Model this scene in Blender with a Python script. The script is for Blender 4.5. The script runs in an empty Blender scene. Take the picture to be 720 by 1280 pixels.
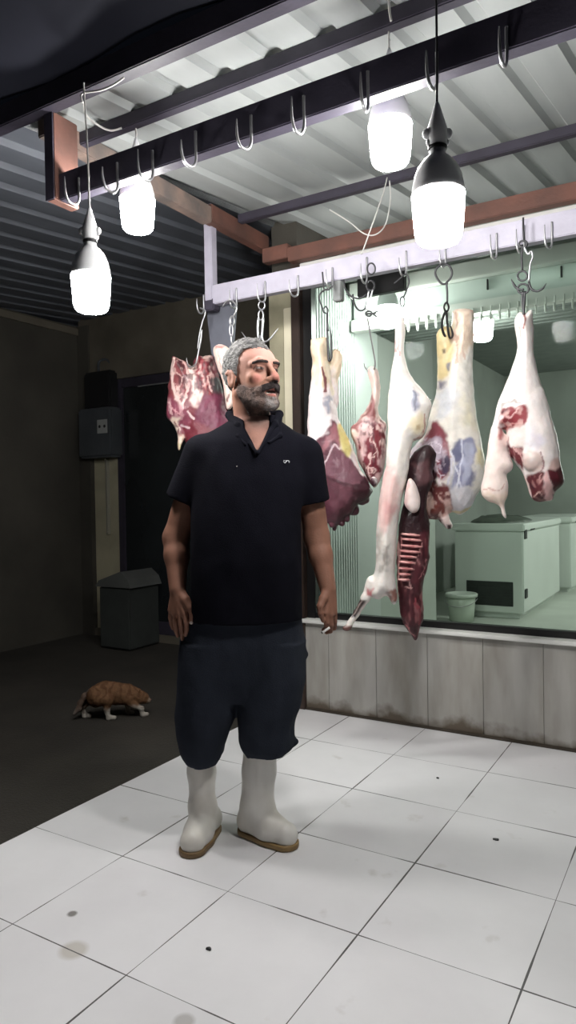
import bpy, math, random
import numpy as np
from mathutils import Vector, Matrix

# ------------------------------------------------------------------ camera, world, exposure
SC = bpy.context.scene
CAM_H = 1.2
F_PX = 881.027
CAM = np.array([[0.8573937, 0.5144129, -0.0159809],      # image right
                [-0.0047754, -0.0230982, -0.9997218],    # image down
                [-0.5146389, 0.8572315, -0.0173477]])    # view direction
cam_data = bpy.data.cameras.new('camera')
cam_data.sensor_fit = 'VERTICAL'
cam_data.sensor_height = 36.0
cam_data.lens = 36.0 * F_PX / 1280.0
cam_data.clip_start = 0.05
cam = bpy.data.objects.new('camera', cam_data)
SC.collection.objects.link(cam)
_m = Matrix.Identity(4)
for _i in range(3):
    _m[_i][0] = CAM[0][_i]; _m[_i][1] = -CAM[1][_i]; _m[_i][2] = -CAM[2][_i]
_m[2][3] = CAM_H
cam.matrix_world = _m
SC.camera = cam

world = bpy.data.worlds.new('night')
SC.world = world
world.use_nodes = True
world.node_tree.nodes['Background'].inputs[0].default_value = (0.20, 0.24, 0.36, 1)
world.node_tree.nodes['Background'].inputs[1].default_value = 0.010
BULB = 188.0         # radiance of the lit bulbs under the porch
SHOP_BULB = 330.0     # radiance of the unseen lamps added in the shop, scaled down for seen bulbs
SC.view_settings.view_transform = 'Standard'
SC.view_settings.look = 'None'
SC.view_settings.exposure = 0.0
SC.view_settings.gamma = 1.0
SC.view_settings.use_curve_mapping = False
SC.cycles.use_denoising = True
SC.cycles.sample_clamp_indirect = 6.0
SC.cycles.max_bounces = 8
SC.cycles.caustics_reflective = False
SC.cycles.caustics_refractive = False

# ------------------------------------------------------------------ measuring helpers
def ray(u, v):
    return CAM.T @ np.array([(u - 360.0) / F_PX, (v - 640.0) / F_PX, 1.0])
def at(u, v, ax, val):
    """point of the photograph's line of sight on the plane axis=val"""
    d = ray(u, v); t = (val - (0, 0, CAM_H)[ax]) / d[ax]
    return np.array([0, 0, CAM_H]) + t * d
def pix(P):
    P = np.atleast_2d(P) - np.array([0, 0, CAM_H])
    c = P @ CAM.T
    return np.stack([360 + F_PX * c[:, 0] / c[:, 2], 640 + F_PX * c[:, 1] / c[:, 2]], 1)

def lin(r, g=None, b=None):
    if g is None: r, g, b = r
    f = lambda c: (c / 12.92 if c <= 0.04045 else ((c + 0.055) / 1.055) ** 2.4)
    return (f(r / 255.0), f(g / 255.0), f(b / 255.0), 1.0)

LIN = lin

# ------------------------------------------------------------------ materials
def nodes_of(name):
    m = bpy.data.materials.new(name); m.use_nodes = True
    nt = m.node_tree
    return m, nt, nt.nodes['Principled BSDF']
def mat(name, col, rough=0.5, metal=0.0, vary=0.0, scale=6.0, col2=None, bump=0.0, bscale=60.0, spec=0.5, stretch=None):
    m, nt, b = nodes_of(name)
    c = lin(col)
    b.inputs['Roughness'].default_value = rough
    b.inputs['Metallic'].default_value = metal
    b.inputs['Specular IOR Level'].default_value = spec
    tc = nt.nodes.new('ShaderNodeTexCoord')
    src = tc.outputs['Object']
    if stretch:
        mp = nt.nodes.new('ShaderNodeMapping'); mp.inputs['Scale'].default_value = stretch
        nt.links.new(src, mp.inputs['Vector']); src = mp.outputs['Vector']
    n = nt.nodes.new('ShaderNodeTexNoise')
    n.inputs['Scale'].default_value = scale; n.inputs['Detail'].default_value = 5
    nt.links.new(src, n.inputs['Vector'])
    r = nt.nodes.new('ShaderNodeValToRGB')
    r.color_ramp.elements[0].position = 0.35; r.color_ramp.elements[1].position = 0.68
    c2 = lin(col2) if col2 else tuple(x * (1 - vary) for x in c[:3]) + (1,)
    r.color_ramp.elements[0].color = c2
    r.color_ramp.elements[1].color = c
    nt.links.new(n.outputs['Fac'], r.inputs['Fac'])
    nt.links.new(r.outputs['Color'], b.inputs['Base Color'])
    if bump:
        n2 = nt.nodes.new('ShaderNodeTexNoise'); n2.inputs['Scale'].default_value = bscale
        n2.inputs['Detail'].default_value = 3
        nt.links.new(src, n2.inputs['Vector'])
        bp = nt.nodes.new('ShaderNodeBump'); bp.inputs['Strength'].default_value = bump
        bp.inputs['Distance'].default_value = 0.01
        nt.links.new(n2.outputs['Fac'], bp.inputs['Height'])
        nt.links.new(bp.outputs['Normal'], b.inputs['Normal'])
    return m
def emit(name, col, strength):
    m = bpy.data.materials.new(name); m.use_nodes = True
    nt = m.node_tree; nt.nodes.remove(nt.nodes['Principled BSDF'])
    e = nt.nodes.new('ShaderNodeEmission'); e.inputs[0].default_value = lin(col); e.inputs[1].default_value = strength
    nt.links.new(e.outputs[0], nt.nodes['Material Output'].inputs[0])
    return m
def painted(name, rough=0.4, spec=0.5, vary=0.25, scale=30.0, bump=0.3, bscale=90.0, sss=0.0, stretch=None, coat=0.0):
    """base colour from the mesh's own colour attribute, with fine mottling"""
    m, nt, b = nodes_of(name)
    b.inputs['Roughness'].default_value = rough
    b.inputs['Specular IOR Level'].default_value = spec
    b.inputs['Coat Weight'].default_value = coat
    b.inputs['Coat Roughness'].default_value = 0.25
    a = nt.nodes.new('ShaderNodeAttribute'); a.attribute_name = 'Col'
    tc = nt.nodes.new('ShaderNodeTexCoord'); src = tc.outputs['Object']
    if stretch:
        mp = nt.nodes.new('ShaderNodeMapping'); mp.inputs['Scale'].default_value = stretch
        nt.links.new(src, mp.inputs['Vector']); src = mp.outputs['Vector']
    n = nt.nodes.new('ShaderNodeTexNoise'); n.inputs['Scale'].default_value = scale; n.inputs['Detail'].default_value = 4
    nt.links.new(src, n.inputs['Vector'])
    mr = nt.nodes.new('ShaderNodeMapRange')
    mr.inputs['From Min'].default_value = 0.3; mr.inputs['From Max'].default_value = 0.7
    mr.inputs['To Min'].default_value = 1 - vary; mr.inputs['To Max'].default_value = 1.0
    nt.links.new(n.outputs['Fac'], mr.inputs['Value'])
    mx = nt.nodes.new('ShaderNodeVectorMath'); mx.operation = 'SCALE'
    nt.links.new(a.outputs['Color'], mx.inputs[0]); nt.links.new(mr.outputs[0], mx.inputs['Scale'])
    nt.links.new(mx.outputs[0], b.inputs['Base Color'])
    if sss:
        b.inputs['Subsurface Weight'].default_value = sss
        b.inputs['Subsurface Radius'].default_value = (0.012, 0.005, 0.003)
        b.inputs['Subsurface Scale'].default_value = 0.6
    if bump:
        n2 = nt.nodes.new('ShaderNodeTexNoise'); n2.inputs['Scale'].default_value = bscale; n2.inputs['Detail'].default_value = 3
        nt.links.new(src, n2.inputs['Vector'])
        bp = nt.nodes.new('ShaderNodeBump'); bp.inputs['Strength'].default_value = bump; bp.inputs['Distance'].default_value = 0.006
        nt.links.new(n2.outputs['Fac'], bp.inputs['Height']); nt.links.new(bp.outputs['Normal'], b.inputs['Normal'])
    return m

# ------------------------------------------------------------------ objects
COL = SC.collection
ORG = {}
def tag(o, label=None, cat=None, group=None, kind=None):
    if label: o['label'] = label
    if cat: o['category'] = cat
    if group: o['group'] = group
    if kind: o['kind'] = kind
    return o
def thing(name, loc, label, cat, group=None):
    o = bpy.data.objects.new(name, None); COL.objects.link(o)
    o.empty_display_size = 0.05
    o.location = tuple(float(x) for x in loc)
    ORG[o.name] = np.array(loc, float)
    return tag(o, label, cat, group)
def link(name, verts, faces, m, parent=None, smooth=True, col=None, origin=None):
    verts = np.asarray(verts, float)
    if parent is not None: org = ORG[parent.name]
    elif origin is not None: org = np.asarray(origin, float)
    else: org = np.array([0.0, 0.0, 0.0])
    me = bpy.data.meshes.new(name)
    me.from_pydata((verts - org).tolist(), [], [list(map(int, f)) for f in faces])
    if smooth:
        me.polygons.foreach_set('use_smooth', np.ones(len(me.polygons), bool))
    if col is not None:
        a = me.color_attributes.new('Col', 'FLOAT_COLOR', 'POINT')
        c = np.ones((len(verts), 4), np.float32); c[:, :3] = np.asarray(col)[:, :3]
        a.data.foreach_set('color', c.ravel())
    me.materials.append(m); me.update()
    o = bpy.data.objects.new(name, me); COL.objects.link(o)
    if parent is not None: o.parent = parent
    else: o.location = tuple(org)
    ORG[o.name] = org
    return o

class MB:
    """collects shapes into one mesh"""
    def __init__(s): s.v = []; s.f = []; s.n = 0
    def add(s, v, f):
        v = np.asarray(v, float); s.v.append(v)
        s.f += [[i + s.n for i in q] for q in f]; s.n += len(v); return s
    def box(s, x0, x1, y0, y1, z0, z1, bev=0.0):
        if bev <= 0:
            v = [(x, y, z) for z in (z0, z1) for y in (y0, y1) for x in (x0, x1)]
            return s.add(v, [(0, 2, 3, 1), (4, 5, 7, 6), (0, 1, 5, 4), (2, 6, 7, 3), (0, 4, 6, 2), (1, 3, 7, 5)])
        import bmesh
        bm = bmesh.new(); bmesh.ops.create_cube(bm, size=1)
        for q in bm.verts:
            q.co = Vector(((x0 + x1) / 2 + q.co.x * (x1 - x0), (y0 + y1) / 2 + q.co.y * (y1 - y0), (z0 + z1) / 2 + q.co.z * (z1 - z0)))
        bmesh.ops.bevel(bm, geom=bm.edges[:], offset=bev, segments=2, affect='EDGES')
        bm.verts.index_update()
        s.add([q.co[:] for q in bm.verts], [[q.index for q in f.verts] for f in bm.faces]); bm.free(); return s
    def prism(s, poly, a, b):
        """polygon of 3d points swept by the vector a..b"""
        p = np.asarray(poly, float); n = len(p)
        v = np.vstack([p + np.asarray(a), p + np.asarray(b)])
        f = [[i, (i + 1) % n, n + (i + 1) % n, n + i] for i in range(n)] + [list(range(n))[::-1], list(range(n, 2 * n))]
        return s.add(v, f)
    def tube(s, pts, r, seg=8, smooth=4, closed=False):
        P = np.asarray(pts, float)
        R = np.full(len(P), r, float) if np.isscalar(r) else np.asarray(r, float)
        if smooth and len(P) > 2:
            Q = []; RR = []
            n = len(P); rng = range(n if closed else n - 1)
            for i in rng:
                if closed: a, b, c, d = P[i - 1], P[i], P[(i + 1) % n], P[(i + 2) % n]; r0, r1 = R[i], R[(i + 1) % n]
                else: a, b, c, d = P[max(i - 1, 0)], P[i], P[i + 1], P[min(i + 2, n - 1)]; r0, r1 = R[i], R[i + 1]
                for k in range(smooth):
                    t = k / smooth
                    Q.append(0.5 * ((2 * b) + (c - a) * t + (2 * a - 5 * b + 4 * c - d) * t * t + (3 * b - a - 3 * c + d) * t ** 3)); RR.append(r0 + (r1 - r0) * t)
            if not closed: Q.append(P[-1]); RR.append(R[-1])
            P = np.array(Q); R = np.array(RR)
        n = len(P)
        if closed: T = np.roll(P, -1, 0) - np.roll(P, 1, 0)
        else: T = np.gradient(P, axis=0)
        T /= np.linalg.norm(T, axis=1)[:, None] + 1e-12
        u = np.cross(T[0], [0, 0, 1.0])
        if np.linalg.norm(u) < 0.1: u = np.cross(T[0], [1.0, 0, 0])
        u /= np.linalg.norm(u); V = []
        for i in range(n):
            u = u - T[i] * (u @ T[i]); u /= np.linalg.norm(u) + 1e-12; w = np.cross(T[i], u)
            for k in range(seg):
                a = 2 * math.pi * k / seg
                V.append(P[i] + R[i] * (math.cos(a) * u + math.sin(a) * w))
        F = []
        for i in range(n if closed else n - 1):
            j = (i + 1) % n
            for k in range(seg):
                l = (k + 1) % seg
                F.append((i * seg + k, i * seg + l, j * seg + l, j * seg + k))
        if not closed:
            F.append(list(range(seg))[::-1]); F.append(list(range((n - 1) * seg, n * seg)))
        return s.add(V, F)
    def lathe(s, prof, c, seg=28):
        """profile of (r, z) turned about the vertical through c"""
        V = []; n = len(prof)
        for r, z in prof:
            for k in range(seg):
                a = 2 * math.pi * k / seg
                V.append((c[0] + r * math.cos(a), c[1] + r * math.sin(a), c[2] + z))
        F = [(i * seg + k, i * seg + (k + 1) % seg, (i + 1) * seg + (k + 1) % seg, (i + 1) * seg + k) for i in range(n - 1) for k in range(seg)]
        F.append(list(range(seg))[::-1]); F.append(list(range((n - 1) * seg, n * seg)))
        return s.add(V, F)
    def ball(s, c, r, seg=14, rings=9):
        r = np.full(3, r) if np.isscalar(r) else np.asarray(r)
        prof = [(math.sin(math.pi * (i + 0.02) / (rings + 0.04)), -math.cos(math.pi * (i + 0.02) / (rings + 0.04))) for i in range(rings + 1)]
        V = [(c[0] + r[0] * a * math.cos(2 * math.pi * k / seg), c[1] + r[1] * a * math.sin(2 * math.pi * k / seg), c[2] + r[2] * z) for a, z in prof for k in range(seg)]
        F = [(i * seg + k, i * seg + (k + 1) % seg, (i + 1) * seg + (k + 1) % seg, (i + 1) * seg + k) for i in range(rings) for k in range(seg)]
        return s.add(V, F + [list(range(seg))[::-1], list(range(rings * seg, (rings + 1) * seg))])
    def build(s, name, m, parent=None, smooth=False, origin=None):
        return link(name, np.vstack(s.v), s.f, m, parent, smooth, None, origin)

# ------------------------------------------------------------------ implicit modelling (numpy + surface nets)
def vnoise(P, seed=0):
    """smooth value noise in [-1, 1]"""
    P = np.asarray(P, np.float32)
    i = np.floor(P).astype(np.int64); f = P - i; f = f * f * (3 - 2 * f)
    def h(a, b, c):
        n = (a * 374761393 + b * 668265263 + c * 2147483647 + seed * 1442695041) & 0xFFFFFFFF
        n = ((n ^ (n >> 13)) * 1274126177) & 0xFFFFFFFF
        return ((n ^ (n >> 16)) & 0xFFFF).astype(np.float32) / 32767.5 - 1.0
    x, y, z = i[..., 0], i[..., 1], i[..., 2]; a, b, c = f[..., 0], f[..., 1], f[..., 2]
    L = lambda p, q, t: p + (q - p) * t
    return L(L(L(h(x, y, z), h(x + 1, y, z), a), L(h(x, y + 1, z), h(x + 1, y + 1, z), a), b),
             L(L(h(x, y, z + 1), h(x + 1, y, z + 1), a), L(h(x, y + 1, z + 1), h(x + 1, y + 1, z + 1), a), b), c)
def fbm(P, seed=0, oct=3):
    s = 0; a = 1; t = 0
    for k in range(oct): s = s + a * vnoise(np.asarray(P) * (2 ** k), seed + k); t += a; a *= 0.5
    return s / t

def polydist(X, Y, poly):
    """signed distance to a closed 2d polygon, negative inside"""
    P = np.asarray(poly, float); d = np.full(X.shape, 1e9); ins = np.zeros(X.shape, bool)
    for i in range(len(P)):
        a, b = P[i - 1], P[i]; e = b - a; L = e @ e + 1e-12
        t = np.clip(((X - a[0]) * e[0] + (Y - a[1]) * e[1]) / L, 0, 1)
        d = np.minimum(d, (X - a[0] - t * e[0]) ** 2 + (Y - a[1] - t * e[1]) ** 2)
        if abs(e[1]) > 1e-12:
            c = ((a[1] > Y) != (b[1] > Y)) & (X < a[0] + (Y - a[1]) * e[0] / e[1]); ins ^= c
    d = np.sqrt(d); return np.where(ins, -d, d)
def linedist(X, Y, pts):
    P = np.asarray(pts, float); d = np.full(X.shape, 1e9)
    for i in range(1, len(P)):
        a, b = P[i - 1], P[i]; e = b - a; L = e @ e + 1e-12
        t = np.clip(((X - a[0]) * e[0] + (Y - a[1]) * e[1]) / L, 0, 1)
        d = np.minimum(d, (X - a[0] - t * e[0]) ** 2 + (Y - a[1] - t * e[1]) ** 2)
    return np.sqrt(d)
def curve_poly(poly, n=4):
    P = np.asarray(poly, float); m = len(P); Q = []
    for i in range(m):
        a, b, c, d = P[i - 1], P[i], P[(i + 1) % m], P[(i + 2) % m]
        for k in range(n):
            t = k / n; Q.append(0.5 * ((2 * b) + (c - a) * t + (2 * a - 5 * b + 4 * c - d) * t * t + (3 * b - a - 3 * c + d) * t ** 3))
    return np.array(Q)
def smin(a, b, k):
    if k <= 0: return np.minimum(a, b)
    h = np.clip(0.5 + 0.5 * (b - a) / k, 0, 1); return b + (a - b) * h - k * h * (1 - h)

class Field:
    """a block of space holding a signed field, in its own frame (o; e0 right, e1 towards the viewer, e2 up)"""
    def __init__(s, lo, hi, h):
        s.lo = np.asarray(lo, float); s.h = h
        s.n = np.ceil((np.asarray(hi, float) - s.lo) / h).astype(int) + 1
        s.F = np.full(s.n, 1.0, np.float32)
        s.ax = [s.lo[i] + h * np.arange(s.n[i]) for i in range(3)]
    def sub(s, lo, hi, pad):
        i0 = np.clip(np.floor((np.asarray(lo) - pad - s.lo) / s.h).astype(int), 0, s.n)
        i1 = np.clip(np.ceil((np.asarray(hi) + pad - s.lo) / s.h).astype(int) + 1, 0, s.n)
        sl = tuple(slice(a, b) for a, b in zip(i0, i1))
        g = np.meshgrid(*[s.ax[i][sl[i]].astype(np.float32) for i in range(3)], indexing='ij', sparse=True)
        return sl, g
    def put(s, sl, d, k, cut=False):
        if s.F[sl].size == 0: return s
        if cut: s.F[sl] = -smin(-s.F[sl], d, k)
        else: s.F[sl] = smin(s.F[sl], d, k)
        return s
    def cone(s, a, b, ra, rb, k=0.01, flat=1.0, fdir=None, cut=False):
        a = np.asarray(a, float); b = np.asarray(b, float); r = max(ra, rb)
        sl, (x, y, z) = s.sub(np.minimum(a, b) - r, np.maximum(a, b) + r, 2 * k + 2 * s.h)
        e = b - a; L = e @ e + 1e-12
        px, py, pz = x - a[0], y - a[1], z - a[2]
        t = np.clip((px * e[0] + py * e[1] + pz * e[2]) / L, 0, 1)
        qx, qy, qz = px - t * e[0], py - t * e[1], pz - t * e[2]
        q2 = qx * qx + qy * qy + qz * qz
        if fdir is not None:
            n = np.asarray(fdir, float); n = n / np.linalg.norm(n)
            c = qx * n[0] + qy * n[1] + qz * n[2]
            q2 = q2 + c * c * (1 / flat ** 2 - 1)
        return s.put(sl, np.sqrt(q2) - (ra + (rb - ra) * t), k, cut)
    def chain(s, pts, rs, k=0.01, **kw):
        for i in range(len(pts) - 1): s.cone(pts[i], pts[i + 1], rs[i], rs[i + 1], k, **kw)
        return s
    def ell(s, c, r, k=0.01, rot=None, cut=False):
        c = np.asarray(c, float); r = np.asarray(r, float) if not np.isscalar(r) else np.full(3, r, float); R = r.max()
        sl, (x, y, z) = s.sub(c - R, c + R, 2 * k + 2 * s.h)
        px, py, pz = x - c[0], y - c[1], z - c[2]
        if rot is not None:
            M = np.asarray(rot, float)   # rows = ellipsoid axes
            px, py, pz = (M[0, 0] * px + M[0, 1] * py + M[0, 2] * pz), (M[1, 0] * px + M[1, 1] * py + M[1, 2] * pz), (M[2, 0] * px + M[2, 1] * py + M[2, 2] * pz)
        k0 = np.sqrt((px / r[0]) ** 2 + (py / r[1]) ** 2 + (pz / r[2]) ** 2)
        k1 = np.sqrt((px / r[0] ** 2) ** 2 + (py / r[1] ** 2) ** 2 + (pz / r[2] ** 2) ** 2)
        return s.put(sl, k0 * (k0 - 1) / (k1 + 1e-6), k, cut)
    def loft(s, rows, k=0.01, p=2.3, cut=False):
        """rows of (z, centre0, centre1, half0, half1): stacked rounded sections"""
        R = np.array(sorted(rows), float); z0, z1 = R[0, 0], R[-1, 0]
        lo = [(R[:, 1] - R[:, 3]).min(), (R[:, 2] - R[:, 4]).min(), z0]; hi = [(R[:, 1] + R[:, 3]).max(), (R[:, 2] + R[:, 4]).max(), z1]
        sl, (x, y, z) = s.sub(lo, hi, 2 * k + 2 * s.h)
        zz = np.clip(z.ravel(), z0, z1)
        # monotone smooth interpolation of the rows
        c = []
        for j in range(1, 5):
            v = np.interp(zz, R[:, 0], R[:, j]); w = max(1, int(0.02 / s.h))
            vp = np.pad(v, w, mode='edge'); v = np.convolve(vp, np.ones(2 * w + 1) / (2 * w + 1), 'valid'); c.append(v.astype(np.float32)[None, None, :])
        d = ((np.abs((x - c[0]) / c[2]) ** p + np.abs((y - c[1]) / c[3]) ** p) ** (1 / p) - 1) * np.minimum(c[2], c[3])
        cap = np.maximum(z0 - z, z - z1)
        return s.put(sl, np.maximum(d, cap).astype(np.float32), k, cut)
    def poly(s, poly, R=0.05, v0=0.0, k=0.012, blur=3, Rb=None, cut=False, lean=0.0):
        """a closed outline in the (0, 2) plane swollen to a rounded body; R sets how deep it swells"""
        P = np.asarray(poly, float); T = 0.16
        sl, (x, y, z) = s.sub([P[:, 0].min(), v0 - T, P[:, 1].min()], [P[:, 0].max(), v0 + T, P[:, 1].max()], 2 * k + 2 * s.h)
        X, Z = np.broadcast_arrays(x[:, 0, :], z[:, 0, :])
        d = polydist(X.astype(float), Z.astype(float), P)
        for _ in range(blur):
            e = np.pad(d, 1, mode='edge'); d = (e[1:-1, 1:-1] * 2 + e[:-2, 1:-1] + e[2:, 1:-1] + e[1:-1, :-2] + e[1:-1, 2:]) / 6
        L_ = 0.62 * max(1e-4, -float(d.min())); d = np.where(d < 0, L_ * np.tanh(d / L_), d)
        yy = y - v0
        q = yy * yy / (2 * R) if Rb is None else np.where(yy > 0, yy * yy / (2 * R), yy * yy / (2 * Rb))
        return s.put(sl, (d[:, None, :] + q).astype(np.float32), k, cut)
    def noise(s, amp, freq, seed=0, oct=2, where=None):
        m = np.abs(s.F) < amp * 2 + 3 * s.h
        idx = np.nonzero(m)
        P = np.stack([s.ax[i][idx[i]] for i in range(3)], 1)
        n = fbm(P * np.asarray(freq), seed, oct)
        if where is not None: n = n * where(P)
        s.F[idx] += (amp * n).astype(np.float32); return s
    def mesh(s):
        F = s.F.copy()
        F[0], F[-1] = 1, 1; F[:, 0], F[:, -1] = 1, 1; F[:, :, 0], F[:, :, -1] = 1, 1
        S = F < 0
        c = S[:-1, :-1, :-1].astype(np.int8)
        for dx in (0, 1):
            for dy in (0, 1):
                for dz in (0, 1):
                    if dx + dy + dz: c = c + S[dx:S.shape[0] - 1 + dx, dy:S.shape[1] - 1 + dy, dz:S.shape[2] - 1 + dz]
        act = (c > 0) & (c < 8); idx = np.stack(np.nonzero(act), 1)
        ID = np.full(act.shape, -1, np.int64); ID[tuple(idx.T)] = np.arange(len(idx))
        acc = np.zeros((len(idx), 3)); cnt = np.zeros(len(idx))
        for ax in range(3):
            o = [a for a in range(3) if a != ax]
            for p in (0, 1):
                for q in (0, 1):
                    A = idx.copy(); A[:, o[0]] += p; A[:, o[1]] += q; B = A.copy(); B[:, ax] += 1
                    fa = F[tuple(A.T)]; fb = F[tuple(B.T)]; m = (fa < 0) != (fb < 0)
                    t = np.where(m, fa / np.where(fa == fb, 1, fa - fb), 0)
                    pos = A.astype(float); pos[:, ax] += t
                    acc[m] += pos[m]; cnt[m] += 1
        V = s.lo + s.h * acc / np.maximum(cnt, 1)[:, None]
        faces = []
        for ax in range(3):
            sl0 = [slice(None)] * 3; sl1 = [slice(None)] * 3; sl0[ax] = slice(0, -1); sl1[ax] = slice(1, None)
            a = S[tuple(sl0)]; b = S[tuple(sl1)]
            o = [(ax + 1) % 3, (ax + 2) % 3]
            for flip, m in ((False, a & ~b), (True, ~a & b)):
                e = np.stack(np.nonzero(m), 1); q = []
                for du, dv in ((-1, -1), (0, -1), (0, 0), (-1, 0)):
                    w = e.copy(); w[:, o[0]] += du; w[:, o[1]] += dv; q.append(ID[tuple(w.T)])
                q = np.stack(q, 1)
                if flip: q = q[:, ::-1]
                faces.append(q)
        return V, np.vstack(faces)

class Frame:
    """upright plane through a point, facing the street side where the camera stands"""
    def __init__(s, p, yaw=0.0):
        s.o = np.asarray(p, float)
        f = np.array([-s.o[0], -s.o[1], 0.0]); f /= np.linalg.norm(f)
        c, q = math.cos(yaw), math.sin(yaw); f = np.array([c * f[0] - q * f[1], q * f[0] + c * f[1], 0])
        s.f = f; s.r = np.array([-f[1], f[0], 0.0])
        s.B = np.stack([s.r, s.f, np.array([0, 0, 1.0])])
    def w(s, V): return s.o + np.asarray(V) @ s.B
    def l(s, P): return (np.asarray(P) - s.o) @ s.B.T
    def uv(s, u, v, d=0.0):
        """photo measure -> frame coordinates on the plane d in front of the frame's own"""
        e = ray(u, v); C = np.array([0, 0, CAM_H]); p = s.o + d * s.f
        t = ((p - C) @ s.f) / (e @ s.f); return s.l(C + t * e)
    def poly(s, pts, d=0.0, smooth=3):
        P = np.array([s.uv(u, v, d)[[0, 2]] for u, v in pts]); return curve_poly(P, smooth) if smooth else P
    def px(s, V):
        V = np.array(V); V[:, 1] = 0; return pix(s.w(V))

def sstep(a, b, x):
    t = np.clip((x - a) / (b - a), 0, 1); return t * t * (3 - 2 * t)
def paint(uv, V, base, layers, seed=3):
    """albedo patches: ('p', polygon, colour, soft, warp[, opacity]) and ('l', polyline, colour, width, warp[, opacity])"""
    X, Y = uv[:, 0].copy(), uv[:, 1].copy()
    def lin(c):
        g = 0.3 * c[0] + 0.59 * c[1] + 0.11 * c[2]; c = [0.80 * x + 0.20 * g for x in c]
        return LIN(*c)
    col = np.tile(np.array(lin(base)[:3]), (len(uv), 1))
    w1 = fbm(np.asarray(V) * 28.0, seed, 3); w2 = fbm(np.asarray(V) * 28.0, seed + 11, 3)
    for L in layers:
        kind, pts, c, soft, warp = L[:5]; op = L[5] if len(L) > 5 else 1.0
        x, y = X + warp * w1 * 2.8, Y + warp * w2 * 2.8
        if kind == 'p' and len(pts) > 4: pts = curve_poly(pts, 3)
        if kind == 'p': m = 1 - sstep(-soft, soft, polydist(x, y, pts))
        elif kind == 'n':     # speckle inside a polygon
            m = (1 - sstep(-3, 3, polydist(x, y, pts))) * sstep(0.05, 0.35, fbm(np.asarray(V) * np.asarray(soft), seed + 5, 2))
        else: m = 1 - sstep(soft * 0.5, soft * 1.1, linedist(x, y, pts))
        m = (m * op)[:, None]; col = col * (1 - m) + np.array(lin(c)[:3]) * m
    return col

# ================================================================== THE SETTING
X_EDGE = -2.157; T0X, T0Y, TS = -1.2787, 1.7345, 0.4392; Y_WALL = 3.49
def roof_z(y): return 2.80 - 0.063 * (3.45 - y)

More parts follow.
